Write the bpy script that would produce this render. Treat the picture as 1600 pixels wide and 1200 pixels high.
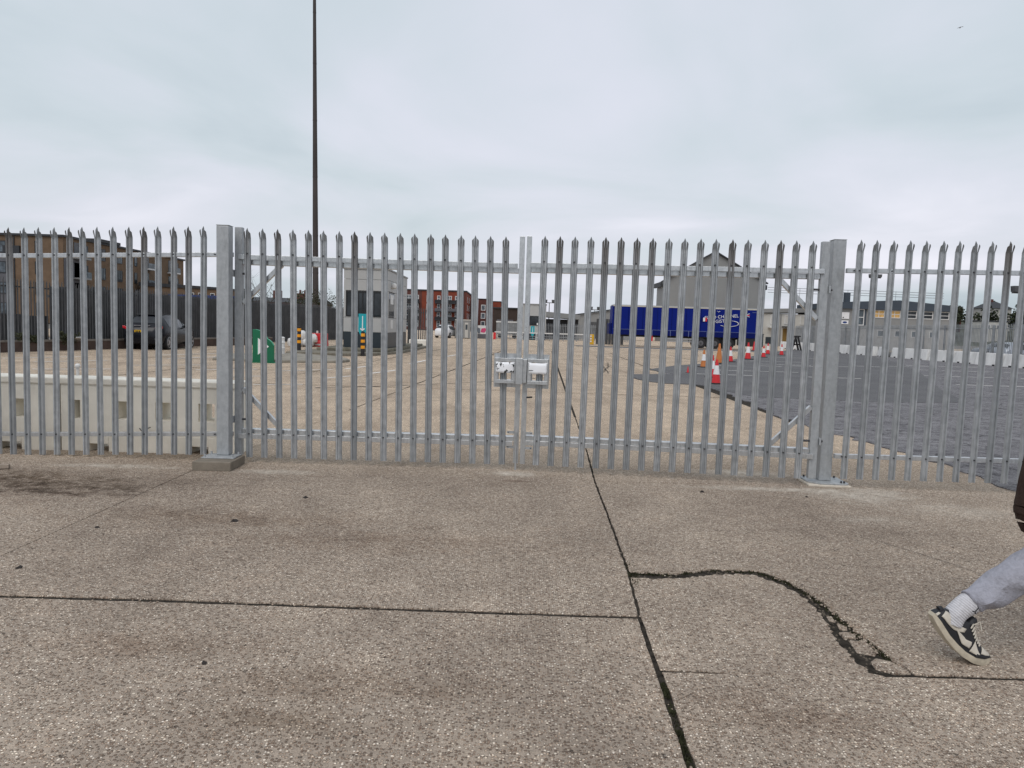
import bpy, bmesh, math, random
from mathutils import Vector, Matrix
random.seed(7)
for o in list(bpy.data.objects): bpy.data.objects.remove(o)
SC = bpy.context.scene
C = SC.collection
R = math.radians

# ------------------------------------------------------------------ camera
cd = bpy.data.cameras.new('camera'); cam = bpy.data.objects.new('camera', cd); C.objects.link(cam)
cd.sensor_width = 36.0; cd.lens = 36.0*1134.94/1600.0; cd.clip_start = 0.05; cd.clip_end = 5000
pt, rl = R(4.5014), R(1.7804)
r0 = Vector((1, 0, 0)); u0 = Vector((0, math.sin(pt), math.cos(pt))); f0 = Vector((0, math.cos(pt), -math.sin(pt)))
cr = r0*math.cos(rl)+u0*math.sin(rl); cu = u0*math.cos(rl)-r0*math.sin(rl)
m = Matrix((cr, cu, -f0)).transposed().to_4x4(); m.translation = Vector((0, 0, 1.5))
cam.matrix_world = m
SC.camera = cam
SC.render.resolution_x = 1024; SC.render.resolution_y = 768

# ------------------------------------------------------------------ sky and sun
SUN_EL, SUN_AZ = R(52), R(200)
w = bpy.data.worlds.new('World'); SC.world = w; w.use_nodes = True
nt = w.node_tree; nt.nodes.clear()
def wn(t, **k):
    n = nt.nodes.new(t)
    for a, b in k.items(): setattr(n, a, b)
    return n
out = wn('ShaderNodeOutputWorld'); bgn = wn('ShaderNodeBackground'); addb = wn('ShaderNodeBackground'); adds = wn('ShaderNodeAddShader')
sky = wn('ShaderNodeTexSky', sky_type='NISHITA', sun_disc=False, sun_elevation=SUN_EL, sun_rotation=SUN_AZ)
sky.air_density = 1.6; sky.dust_density = 4.0
addb.inputs['Strength'].default_value = 0.012
nt.links.new(sky.outputs[0], addb.inputs['Color'])
tc = wn('ShaderNodeTexCoord')
# overcast deck: cloud pattern laid out on a flat layer overhead
sep = wn('ShaderNodeSeparateXYZ'); nt.links.new(tc.outputs['Generated'], sep.inputs[0])
zz = wn('ShaderNodeMath', operation='ADD'); nt.links.new(sep.outputs['Z'], zz.inputs[0]); zz.inputs[1].default_value = 0.16
zm = wn('ShaderNodeMath', operation='MAXIMUM'); nt.links.new(zz.outputs[0], zm.inputs[0]); zm.inputs[1].default_value = 0.08
dx = wn('ShaderNodeMath', operation='DIVIDE'); nt.links.new(sep.outputs['X'], dx.inputs[0]); nt.links.new(zm.outputs[0], dx.inputs[1])
dy = wn('ShaderNodeMath', operation='DIVIDE'); nt.links.new(sep.outputs['Y'], dy.inputs[0]); nt.links.new(zm.outputs[0], dy.inputs[1])
cmb = wn('ShaderNodeCombineXYZ'); nt.links.new(dx.outputs[0], cmb.inputs[0]); nt.links.new(dy.outputs[0], cmb.inputs[1])
n1 = wn('ShaderNodeTexNoise'); n1.inputs['Scale'].default_value = 0.85; n1.inputs['Detail'].default_value = 6; n1.inputs['Roughness'].default_value = 0.48
n1.inputs['Distortion'].default_value = 0.5
nt.links.new(cmb.outputs[0], n1.inputs['Vector'])
n2 = wn('ShaderNodeTexNoise'); n2.inputs['Scale'].default_value = 0.33; n2.inputs['Detail'].default_value = 3
nt.links.new(cmb.outputs[0], n2.inputs['Vector'])
avg = wn('ShaderNodeMath', operation='ADD'); nt.links.new(n1.outputs['Fac'], avg.inputs[0]); nt.links.new(n2.outputs['Fac'], avg.inputs[1])
hf = wn('ShaderNodeMath', operation='MULTIPLY'); nt.links.new(avg.outputs[0], hf.inputs[0]); hf.inputs[1].default_value = 0.5
cr_ = wn('ShaderNodeValToRGB'); nt.links.new(hf.outputs[0], cr_.inputs[0])
el = cr_.color_ramp.elements
el[0].position = 0.33; el[0].color = (0.465, 0.55, 0.605, 1)
el[1].position = 0.62; el[1].color = (0.87, 0.865, 0.96, 1)
e = el.new(0.44); e.color = (0.605, 0.672, 0.728, 1)
e = el.new(0.53); e.color = (0.715, 0.738, 0.825, 1)
nt.links.new(cr_.outputs[0], bgn.inputs['Color']); bgn.inputs['Strength'].default_value = 0.97
nt.links.new(bgn.outputs[0], adds.inputs[0]); nt.links.new(addb.outputs[0], adds.inputs[1]); nt.links.new(adds.outputs[0], out.inputs['Surface'])
sd = bpy.data.lights.new('sun', 'SUN'); sun = bpy.data.objects.new('sun', sd); C.objects.link(sun)
sd.energy = 1.1; sd.angle = R(35); sd.color = (1.0, 0.97, 0.93)
sv = Vector((math.sin(SUN_AZ)*math.cos(SUN_EL), math.cos(SUN_AZ)*math.cos(SUN_EL), math.sin(SUN_EL)))
sun.rotation_euler = sv.to_track_quat('Z', 'Y').to_euler(); sun.location = (0, 0, 40)
vs = SC.view_settings; vs.view_transform = 'Standard'; vs.look = 'None'; vs.exposure = 0.0; vs.gamma = 1.0; vs.use_curve_mapping = False

# ------------------------------------------------------------------ materials
class NT:
    def __init__(s, name):
        s.m = bpy.data.materials.new(name); s.m.use_nodes = True; s.t = s.m.node_tree
        s.b = s.t.nodes['Principled BSDF']
    def n(s, typ, ins=None, **k):
        x = s.t.nodes.new(typ)
        for a, b in k.items(): setattr(x, a, b)
        for a, b in (ins or {}).items():
            if isinstance(b, bpy.types.NodeSocket): s.t.links.new(b, x.inputs[a])
            else: x.inputs[a].default_value = b
        return x
    def pos(s): return s.n('ShaderNodeNewGeometry').outputs['Position']
    def obj(s): return s.n('ShaderNodeTexCoord').outputs['Object']
    def noise(s, v, sc, det=4, ro=.55): return s.n('ShaderNodeTexNoise', {'Vector': v, 'Scale': sc, 'Detail': det, 'Roughness': ro}).outputs['Fac']
    def vmap(s, v, sc, loc=(0, 0, 0), rot=(0, 0, 0)): return s.n('ShaderNodeMapping', {'Vector': v, 'Scale': sc, 'Location': loc, 'Rotation': rot}).outputs[0]
    def ramp(s, f, a, b, ca=0., cb=1.): return s.n('ShaderNodeMapRange', {'Value': f, 'From Min': a, 'From Max': b, 'To Min': ca, 'To Max': cb}).outputs[0]
    def math(s, op, a, b=0.): return s.n('ShaderNodeMath', {0: a, 1: b}, operation=op).outputs[0]
    def mix(s, f, a, b, bt='MIX'):
        x = s.n('ShaderNodeMix', data_type='RGBA', blend_type=bt)
        for i, v in ((0, f), (6, a), (7, b)):
            if isinstance(v, bpy.types.NodeSocket): s.t.links.new(v, x.inputs[i])
            else: x.inputs[i].default_value = v if i == 0 else (tuple(v)+(1,))[:4]
        return x.outputs[2]
    def bump(s, h, st, dist=.01): s.t.links.new(s.n('ShaderNodeBump', {'Height': h, 'Strength': st, 'Distance': dist}).outputs[0], s.b.inputs['Normal'])
    def set(s, col=None, rough=None, metal=None, spec=None):
        for k, v in (('Base Color', col), ('Roughness', rough), ('Metallic', metal), ('Specular IOR Level', spec)):
            if v is None: continue
            if isinstance(v, bpy.types.NodeSocket): s.t.links.new(v, s.b.inputs[k])
            else: s.b.inputs[k].default_value = (tuple(v)+(1,))[:4] if k == 'Base Color' else v
        return s.m
MATS = {}
def mat(name, col, rough=.6, metal=0., var=.15, sc=3., bump=0., bs=40., spec=.4, dirt=0., emit=0.):
    if name in MATS: return MATS[name]
    k = NT(name); p = k.pos()
    c = col
    if var:
        nz = k.noise(p, sc, 5)
        c = k.mix(k.ramp(nz, .3, .7), [x*(1-var) for x in col], [min(1, x*(1+var)) for x in col])
    if dirt:
        d = k.noise(k.vmap(p, (1.3, 1.3, .35)), sc*.7, 6, .65)
        c = k.mix(k.ramp(d, .48, .75, 0, dirt), c, (.09, .08, .065))
    k.set(c, rough, metal, spec)
    if bump: k.bump(k.noise(p, bs, 3), bump)
    if emit:
        k.b.inputs['Emission Color'].default_value = tuple(col)+(1,); k.b.inputs['Emission Strength'].default_value = emit
    MATS[name] = k.m; return k.m

def blob(k, p, cx, cy, rx, ry, nz, rough=.5):
    v = k.vmap(p, (1/rx, 1/ry, 0), (-cx/rx, -cy/ry, 0))
    d = k.n('ShaderNodeVectorMath', {0: v}, operation='LENGTH').outputs['Value']
    d = k.math('ADD', d, k.math('MULTIPLY', k.math('SUBTRACT', nz, .5), 3.2*rough))
    return k.ramp(d, 1.0, .15)

def concrete_ground():
    k = NT('exposed_aggregate_concrete'); p = k.pos()
    v = k.n('ShaderNodeTexVoronoi', {'Vector': p, 'Scale': 82.0, 'Randomness': 1.0})
    v2 = k.n('ShaderNodeTexVoronoi', {'Vector': p, 'Scale': 41.0, 'Randomness': 1.0})
    sx = k.n('ShaderNodeSeparateColor', {'Color': v.outputs['Color']})
    s2 = k.n('ShaderNodeSeparateColor', {'Color': v2.outputs['Color']})
    cr = k.n('ShaderNodeValToRGB', {'Fac': sx.outputs[0]})
    e = cr.color_ramp.elements; cr.color_ramp.interpolation = 'LINEAR'
    e[0].position = 0.; e[0].color = (.13, .095, .07, 1); e[1].position = 1.; e[1].color = (.93, .87, .77, 1)
    for q, c in ((.25, (.20, .143, .105)), (.5, (.36, .275, .21)), (.72, (.50, .40, .31)), (.84, (.80, .71, .58))):
        x = e.new(q); x.color = c+(1,)
    matrix = (.35, .302, .25)
    stone = k.ramp(v.outputs['Distance'], .50, .36)
    c = k.mix(k.math('MULTIPLY', stone, .85), matrix, cr.outputs[0])
    big = k.math('MULTIPLY', k.ramp(v2.outputs['Distance'], .3, .2), k.ramp(s2.outputs[1], .89, .92))
    c = k.mix(k.math('MULTIPLY', big, .8), c, (.80, .73, .61))
    pit = k.math('MULTIPLY', k.ramp(v2.outputs['Distance'], .32, .2), k.ramp(s2.outputs[2], .972, .985))
    c = k.mix(k.math('MULTIPLY', pit, .7), c, (.075, .06, .05))
    fine = k.noise(p, 190, 3, .7); mott = k.noise(p, 26, 5, .7)
    c = k.mix(.75, c, k.n('ShaderNodeCombineColor', {0: k.ramp(fine, .3, .7, .5, 1.5), 1: k.ramp(fine, .3, .7, .5, 1.5), 2: k.ramp(fine, .3, .7, .5, 1.5)}).outputs[0], 'MULTIPLY')
    c = k.mix(.8, c, k.n('ShaderNodeCombineColor', {0: k.ramp(mott, .3, .7, .74, 1.26), 1: k.ramp(mott, .3, .7, .74, 1.26), 2: k.ramp(mott, .3, .7, .74, 1.26)}).outputs[0], 'MULTIPLY')
    lo = k.noise(p, .55, 6, .6); md = k.noise(p, 2.3, 6, .65); st = k.noise(k.vmap(p, (1, 1, 1)), 9, 4)
    # yard concrete has wheel tracks and is paler and warmer than the apron outside the gate
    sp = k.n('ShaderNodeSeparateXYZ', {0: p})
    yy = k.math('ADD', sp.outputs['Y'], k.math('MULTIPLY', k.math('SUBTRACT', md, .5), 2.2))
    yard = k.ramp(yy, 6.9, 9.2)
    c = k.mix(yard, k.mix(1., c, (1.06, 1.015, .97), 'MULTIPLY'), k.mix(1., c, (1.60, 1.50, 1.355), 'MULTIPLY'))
    trk = k.noise(k.vmap(p, (1.1, .05, 1)), 1.6, 6, .62)
    c = k.mix(k.math('MULTIPLY', yard, k.ramp(trk, .46, .66, 0, .5)), c, k.mix(1., c, (.66, .64, .62), 'MULTIPLY'))
    c = k.mix(k.ramp(lo, .40, .64, 0, .5), c, k.mix(1., c, (.55, .53, .53), 'MULTIPLY'))
    c = k.mix(k.ramp(md, .52, .72, 0, .42), c, k.mix(1., c, (.52, .49, .47), 'MULTIPLY'))
    c = k.mix(k.ramp(md, .48, .30, 0, .45), c, k.mix(1., c, (1.38, 1.36, 1.33), 'MULTIPLY'))
    nz = k.noise(p, 7.5, 9, .75); brk = k.ramp(nz, .40, .56, .25, 1.); nf = k.noise(k.vmap(p, (1, 1.7, 1)), 2.6, 9, .78)
    for cx, cy, rx, ry, col, am in ((-4.45, 6.50, 1.9, .48, (.085, .07, .055), .95), (-4.2, 6.2, 1.3, .3, (.085, .07, .055), .9), (-3.85, 6.0, 1.25, .2, (.08, .065, .055), .85), (-4.6, 5.7, 1.2, .3, (.16, .13, .11), .6),
                                    (-2.1, 5.35, 1.5, .35, (.15, .125, .105), .62), (-.9, 2.6, .55, .16, (.14, .12, .10), .6), (-.6, 2.9, .8, .2, (.16, .135, .115), .55),
                                    (-.8, 4.9, 1.6, .35, (.17, .14, .12), .5), (1.1, 2.75, .5, .25, (.15, .12, .1), .45), (-1.6, 3.2, .6, .2, (.16, .13, .11), .5),
                                    (.09, 6.98, .22, .05, (.12, .09, .07), .8)):
        c = k.mix(k.math('MULTIPLY', k.math('MULTIPLY', blob(k, p, cx, cy, rx, ry, nf, .9), brk), am), c, k.mix(1., c, [min(.8, v*3.4) for v in col], 'MULTIPLY'))
    for cx, cy, rx, ry, am in ((.05, 7.33, .34, .16, .7), (2.55, 7.0, .95, .13, .55), (3.35, 6.85, .75, .42, .62), (2.45, 7.75, .6, .25, .6), (-2.35, 7.05, .55, .14, .45),
                               (-3.9, 7.12, .75, .13, .5), (-1.9, 9.9, .45, .1, .75), (4.0, 6.3, .8, .3, .3), (3.0, 5.9, .5, .18, .22)):
        c = k.mix(k.math('MULTIPLY', k.math('MULTIPLY', blob(k, p, cx, cy, rx, ry, nf, .8), brk), am), c, (.74, .68, .58))
    h = k.math('ADD', k.math('MULTIPLY', stone, .9), k.math('MULTIPLY', st, .8))
    h = k.math('SUBTRACT', h, k.math('MULTIPLY', pit, 1.2))
    h = k.math('ADD', h, k.math('MULTIPLY', mott, 1.0))
    k.bump(h, 1.0, .009)
    return k.set(c, .85, 0, .25)
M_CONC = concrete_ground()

def asphalt(name, base, old):
    k = NT(name); p = k.pos()
    v = k.n('ShaderNodeTexVoronoi', {'Vector': p, 'Scale': 95.0})
    g = k.n('ShaderNodeSeparateColor', {'Color': v.outputs['Color']}).outputs[0]
    lo = k.noise(p, .5, 5, .6); md = k.noise(k.vmap(p, (1, 1, 1)), 4.5, 9, .75)
    c = k.mix(k.ramp(g, .2, 1.), [x*.7 for x in base], [x*(1.6 if old else 1.25) for x in base])
    c = k.mix(k.ramp(lo, .4, .65, 0, .5), c, k.mix(1., c, (.62, .62, .64), 'MULTIPLY'))
    h = k.math('MULTIPLY', g, .5)
    if old:
        wv = k.noise(p, 1.1, 5, .7)
        q = k.n('ShaderNodeVectorMath', {0: p, 1: k.n('ShaderNodeCombineXYZ', {0: wv, 1: wv}).outputs[0]}, operation='ADD').outputs[0]
        ed = k.n('ShaderNodeTexVoronoi', {'Vector': q, 'Scale': 1.35}, feature='DISTANCE_TO_EDGE').outputs['Distance']
        ed2 = k.n('ShaderNodeTexVoronoi', {'Vector': k.vmap(q, (1, 1.6, 1)), 'Scale': 3.1}, feature='DISTANCE_TO_EDGE').outputs['Distance']
        msk = k.ramp(k.noise(p, .35, 3), .42, .6)
        ck = k.math('MAXIMUM', k.math('MULTIPLY', k.ramp(ed, .026, .006), k.ramp(wv, .42, .58)), k.math('MULTIPLY', k.ramp(ed2, .016, .004), k.math('MULTIPLY', msk, k.ramp(md, .5, .6))))
        c = k.mix(k.math('MULTIPLY', ck, .85), c, (.022, .021, .02))
        c = k.mix(k.ramp(md, .47, .60, 0, .8), c, k.mix(1., c, (.40, .39, .40), 'MULTIPLY'))
        sk_ = k.noise(k.vmap(p, (.5, 1.6, 1)), 2.2, 8, .7)
        c = k.mix(k.ramp(sk_, .54, .68, 0, .55), c, (.34, .33, .335))
        h = k.math('SUBTRACT', k.math('ADD', h, k.math('MULTIPLY', md, .15)), k.math('MULTIPLY', ck, .8))
    k.bump(h, .6, .008)
    return k.set(c, .9, 0, .2)
M_ASPH = asphalt('worn_asphalt', (.185, .18, .185), True)
M_ASPHN = asphalt('patched_asphalt', (.14, .139, .141), False)

def galv():
    k = NT('galvanised_steel'); p = k.pos(); o = k.obj()
    rnd = k.n('ShaderNodeObjectInfo').outputs['Random']
    a = k.noise(p, 14, 5, .6); b = k.noise(k.vmap(p, (18, 18, 1.2)), 3, 4, .6)
    c = k.mix(k.ramp(a, .3, .7), (.36, .38, .39), (.54, .56, .57))
    c = k.mix(k.ramp(b, .42, .7, 0, .5), c, (.21, .225, .235))
    c = k.mix(k.math('MULTIPLY', rnd, .6), c, (.24, .258, .27))
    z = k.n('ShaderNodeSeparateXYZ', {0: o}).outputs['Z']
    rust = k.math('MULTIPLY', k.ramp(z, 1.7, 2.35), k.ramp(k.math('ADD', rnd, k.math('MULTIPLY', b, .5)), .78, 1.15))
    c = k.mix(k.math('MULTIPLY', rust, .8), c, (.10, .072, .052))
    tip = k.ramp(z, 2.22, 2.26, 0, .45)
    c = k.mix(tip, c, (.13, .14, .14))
    k.bump(a, .12, .003)
    return k.set(c, k.ramp(a, .3, .7, .36, .52), .5, .5)
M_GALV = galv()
def galv_plain(name, ca, cb, metal=.35, rough=.5):
    k = NT(name); p = k.pos(); a = k.noise(p, 22, 6, .7); b = k.noise(k.vmap(p, (9, 9, 2.2)), 3, 5, .65)
    c = k.mix(k.ramp(a, .32, .68), ca, cb)
    c = k.mix(k.ramp(b, .5, .72, 0, .5), c, [x*.62 for x in ca])
    c = k.mix(k.ramp(k.noise(p, 55, 3), .66, .74, 0, .5), c, (.12, .12, .12))
    k.bump(a, .12, .004)
    return k.set(c, rough, metal, .5)
M_GPOST = galv_plain('galvanised_post', (.33, .35, .36), (.43, .45, .46))
M_GRAIL = galv_plain('galvanised_rail', (.46, .48, .49), (.62, .64, .65), .7, .3)
M_BOLT = mat('bolt_dark', (.07, .07, .075), .5, .6, .2, 30)

M_BARR = mat('pale_barrier_concrete', (.86, .82, .72), .85, 0, .10, 2.2, .35, 30, .25, .22)
M_BARRW = mat('white_painted_concrete', (.74, .74, .72), .8, 0, .10, 1.2, .2, 14, .25, .4)
M_BLOCK = mat('grey_pad_concrete', (.20, .175, .14), .9, 0, .2, 8, .3, 50, .2, .3)
M_DARKJ = mat('joint_soil', (.036, .031, .025), 1, 0, .7, 22, .8, 60, .1)
M_MOSS = mat('joint_moss', (.040, .042, .022), .95, 0, .5, 25, 0, 40, .1)
M_CRK = mat('crack_dirt', (.055, .046, .038), 1, 0, .3, 9)
M_WHITE = mat('white_road_paint', (.72, .70, .66), .8, 0, .2, 4)
M_TAR = mat('dark_tar', (.05, .045, .04), .9, 0, .2, 6)
M_FENCED = mat('weathered_dark_steel', (.075, .077, .079), .6, .2, .3, 2)
M_FENCEG = mat('dull_grey_steel', (.26, .275, .285), .55, .3, .2, 2)
M_CLAD = mat('light_grey_cladding', (.41, .412, .40), .5, 0, .05, .6, 0, 40, .4, .08)
M_CLADD = mat('mid_grey_cladding', (.235, .238, .232), .55, 0, .05, .5)
M_CLADL = mat('pale_render', (.50, .49, .45), .7, 0, .08, .8, 0, 40, .3, .15)
M_NAVY = mat('dark_plinth_panel', (.022, .032, .040), .4, 0, .1, 1)
M_FRAME = mat('black_window_frame', (.016, .017, .019), .35, 0, .1, 3)
def glass(name, col, rough=.06):
    k = NT(name); p = k.pos()
    k.set(k.mix(k.ramp(k.noise(p, 1.1, 3), .4, .65), col, [x*2.6 for x in col]), rough, 0, .35); return k.m
M_GLASS = glass('dark_glass', (.018, .021, .024))
M_GLASSB = glass('bluish_glass', (.05, .062, .072), .1)
M_BROWN = mat('brown_brick', (.155, .105, .068), .85, 0, .14, 1.3, .2, 12, .2)
M_RED = mat('red_brick', (.21, .052, .030), .85, 0, .14, .9, .2, 12, .2)
M_REDD = mat('dark_red_brick', (.105, .038, .030), .85, 0, .14, .9)
M_DKBRN = mat('dark_brown_cladding', (.040, .026, .020), .8, 0, .15, 1)
M_GREYB = mat('slate_grey_render', (.115, .115, .125), .8, 0, .1, 1)
M_ROOF = mat('dark_roof_edge', (.030, .032, .036), .6, 0, .15, 1)
M_SLATE = mat('blue_grey_fascia', (.045, .060, .078), .5, 0, .1, .6)
M_WFR = mat('white_window_frame', (.62, .62, .61), .5, 0, .06, 3)
M_GREEN = mat('green_plastic', (.004, .125, .058), .4, 0, .06, 3)
M_GREENE = mat('pale_green_edge', (.05, .33, .20), .4, 0, .05, 3)
M_PWHITE = mat('white_plastic', (.66, .66, .64), .45, 0, .06, 5, 0, 40, .4, .12)
M_YEL = mat('amber_reflective', (.80, .33, .012), .45, 0, .06, 6)
M_BLACK = mat('black_rubber', (.018, .018, .019), .6, 0, .2, 6)
M_TEAL = mat('teal_sign', (.010, .33, .38), .45, 0, .05, 3)
M_REDP = mat('red_plastic', (.58, .022, .028), .45, 0, .1, 5)
M_ORANGE = mat('faded_orange_plastic', (.50, .17, .045), .5, 0, .12, 5)
M_WREF = mat('white_reflective', (.74, .74, .74), .4, 0, .05, 6)
M_YELP = mat('yellow_plastic', (.62, .36, .015), .45, 0, .1, 4)
M_BLUE = mat('blue_curtain', (.002, .012, .165), .55, 0, .10, .5, 0, 40, .12)
M_BLUED = mat('blue_curtain_hem', (.002, .008, .095), .55, 0, .10, .5, 0, 40, .12)
M_LBLUE = mat('pale_blue_strap', (.16, .20, .36), .5, 0, .1, 2)
M_CREAM = mat('trailer_rail', (.50, .47, .40), .5, 0, .08, 1)
M_MAST = mat('weathered_mast', (.054, .046, .043), .75, .1, .2, .35)
M_TYRE = mat('tyre', (.017, .017, .018), .8, 0, .1, 10)
M_ALLOY = mat('alloy', (.42, .42, .43), .35, .7, .05, 10)
M_CARB = mat('black_car_paint', (.006, .007, .011), .25, 0, 0, 1, 0, 40, .3)
M_CARW = mat('white_car_paint', (.70, .71, .72), .25, 0, 0, 1, 0, 40, .5)
M_CARS = mat('silver_car_paint', (.36, .39, .43), .3, .4, 0, 1, 0, 40, .5)
M_CARG = mat('grey_car_paint', (.14, .16, .19), .3, .3, 0, 1, 0, 40, .5)
M_LAMP = mat('red_lamp_lens', (.48, .012, .022), .2, 0, 0, 1, 0, 40, .6)
M_PLATE = mat('yellow_number_plate', (.66, .40, .01), .4, 0, 0)
M_PINK = mat('pink_print', (.55, .06, .16), .5, 0, .1, 4)
M_BLUEP = mat('blue_sheet', (.012, .04, .17), .5, 0, .15, 1)
M_LEAFD = mat('dark_leaf', (.032, .040, .020), .7, 0, .45, 2.5, 0, 40, .2)
M_LEAF2 = mat('olive_leaf', (.055, .060, .032), .7, 0, .4, 2, 0, 40, .2)
M_BARK = mat('bare_bark', (.060, .048, .038), .9, 0, .2, 3)
M_HILL = mat('hill_scrub', (.060, .066, .042), .95, 0, .45, .12)
M_FAR = mat('far_ground_dirt', (.17, .155, .135), .95, 0, .2, .08)
M_TIMBER = mat('weathered_timber', (.30, .25, .20), .85, 0, .2, 15)
M_STONE = mat('dark_grit', (.035, .03, .027), .95, 0, .4, 30)
M_WARM = mat('lit_blind', (.48, .30, .11), .7, 0, .3, 3, 0, 40, .3, 0, .15)
M_BRASS = mat('ochre_door', (.20, .12, .03), .6, 0, .1, 3)

# ------------------------------------------------------------------ mesh helpers
class MB:
    def __init__(s): s.v = []; s.f = []
    def add(s, vs, fs):
        n = len(s.v); s.v += [tuple(x) for x in vs]; s.f += [tuple(i+n for i in f) for f in fs]; return s
    def box(s, x0, x1, y0, y1, z0, z1):
        return s.add([(x0, y0, z0), (x1, y0, z0), (x1, y1, z0), (x0, y1, z0), (x0, y0, z1), (x1, y0, z1), (x1, y1, z1), (x0, y1, z1)],
                     [(0, 3, 2, 1), (4, 5, 6, 7), (0, 1, 5, 4), (1, 2, 6, 5), (2, 3, 7, 6), (3, 0, 4, 7)])
    def bar(s, p0, p1, w, h, up=(0, 0, 1)):     # rectangular bar between two points
        p0, p1 = Vector(p0), Vector(p1); d = (p1-p0).normalized(); up = Vector(up)
        sd = d.cross(up).normalized()*(w/2); uu = sd.cross(d).normalized()*(h/2)
        vs = [p+a*sd+b*uu for p in (p0, p1) for a, b in ((-1, -1), (1, -1), (1, 1), (-1, 1))]
        return s.add(vs, [(0, 1, 2, 3), (7, 6, 5, 4), (0, 4, 5, 1), (1, 5, 6, 2), (2, 6, 7, 3), (3, 7, 4, 0)])
    def tube(s, pts, rad, n=10, caps=True, sq=1.0):   # swept tube
        pts = [Vector(p) for p in pts]
        if not hasattr(rad, '__len__'): rad = [rad]*len(pts)
        base = len(s.v); ref = Vector((0, 0, 1)); vs = []
        for i, p in enumerate(pts):
            d = (pts[min(i+1, len(pts)-1)]-pts[max(i-1, 0)]).normalized()
            if abs(d.dot(ref)) > .98: rf = Vector((0, 1, 0))
            else: rf = ref
            a = d.cross(rf).normalized(); b = a.cross(d).normalized()
            for j in range(n):
                t = 2*math.pi*j/n; vs.append(p+a*math.cos(t)*rad[i]*sq+b*math.sin(t)*rad[i])
        fs = []
        for i in range(len(pts)-1):
            for j in range(n):
                k = (j+1) % n; fs.append((i*n+j, i*n+k, (i+1)*n+k, (i+1)*n+j))
        if caps: fs += [tuple(range(n))[::-1], tuple(range((len(pts)-1)*n, len(pts)*n))]
        return s.add(vs, fs)
    def lathe(s, prof, n=16, c=(0, 0, 0)):      # prof: (r, z)
        vs = [(c[0]+r*math.cos(2*math.pi*j/n), c[1]+r*math.sin(2*math.pi*j/n), c[2]+z) for r, z in prof for j in range(n)]
        fs = [(i*n+j, i*n+(j+1) % n, (i+1)*n+(j+1) % n, (i+1)*n+j) for i in range(len(prof)-1) for j in range(n)]
        fs += [tuple(range(n))[::-1], tuple(range((len(prof)-1)*n, len(prof)*n))]
        return s.add(vs, fs)
    def prism(s, poly, a, b, ax='z'):           # extrude a polygon along an axis
        def P(u, v, w): return {'z': (u, v, w), 'y': (u, w, v), 'x': (w, u, v)}[ax]
        n = len(poly); vs = [P(u, v, a) for u, v in poly]+[P(u, v, b) for u, v in poly]
        fs = [tuple(range(n))[::-1], tuple(range(n, 2*n))]+[(i, (i+1) % n, n+(i+1) % n, n+i) for i in range(n)]
        return s.add(vs, fs)
    def ring(s, x0, x1, z0, z1, y0, y1, t):     # rectangular frame in the xz plane
        s.box(x0, x1, y0, y1, z0, z0+t); s.box(x0, x1, y0, y1, z1-t, z1); s.box(x0, x0+t, y0, y1, z0+t, z1-t); s.box(x1-t, x1, y0, y1, z0+t, z1-t); return s
    def mesh(s, name, mt, smooth=False):
        me = bpy.data.meshes.new(name); me.from_pydata(s.v, [], s.f)
        bm = bmesh.new(); bm.from_mesh(me); bmesh.ops.recalc_face_normals(bm, faces=bm.faces); bm.to_mesh(me); bm.free()
        me.materials.append(mt)
        if smooth:
            me.polygons.foreach_set('use_smooth', [True]*len(me.polygons)); me.set_sharp_from_angle(angle=R(40))
        return me
    def build(s, name, mt, parent=None, loc=(0, 0, 0), rot=(0, 0, 0), smooth=False, bevel=0, stuff=False):
        return link(name, s.mesh(name, mt, smooth), parent, loc, rot, bevel, stuff)
def link(name, me, parent=None, loc=(0, 0, 0), rot=(0, 0, 0), bevel=0, stuff=False):
    o = bpy.data.objects.new(name, me); C.objects.link(o); o.location = loc; o.rotation_euler = rot
    if parent: o.parent = parent
    if bevel:
        b = o.modifiers.new('bevel', 'BEVEL'); b.width = bevel; b.segments = 2; b.limit_method = 'ANGLE'; b.angle_limit = R(40)
    if stuff: o['kind'] = 'stuff'
    return o
def tag(o, label, cat, group=None):
    o['label'] = label; o['category'] = cat
    if group: o['group'] = group
    return o
def thing(name, label, cat, loc=(0, 0, 0), rz=0, group=None):
    o = bpy.data.objects.new(name, None); C.objects.link(o); o.location = loc; o.rotation_euler = (0, 0, rz); o.empty_display_size = .2
    return tag(o, label, cat, group)
def struct(o): o['kind'] = 'structure'; return o
def bx(name, mt, parent, *a, **k): return MB().box(*a).build(name, mt, parent, **k)
def copy_tree(o, parent=None):
    c = o.copy(); C.objects.link(c); c.parent = parent
    for ch in list(o.children): copy_tree(ch, c)
    return c
def text(name, s, size, mt, parent, loc, rot, ext=.004):
    cu = bpy.data.curves.new(name, 'FONT'); cu.body = s; cu.size = size; cu.extrude = ext; cu.align_x = 'CENTER'; cu.align_y = 'CENTER'; cu.resolution_u = 3
    t = bpy.data.objects.new(name+'_c', cu); C.objects.link(t)
    dg = bpy.context.evaluated_depsgraph_get(); dg.update()
    me = bpy.data.meshes.new_from_object(t.evaluated_get(dg)); bpy.data.objects.remove(t)
    me.materials.clear(); me.materials.append(mt)
    return link(name, me, parent, loc, rot)

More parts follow.
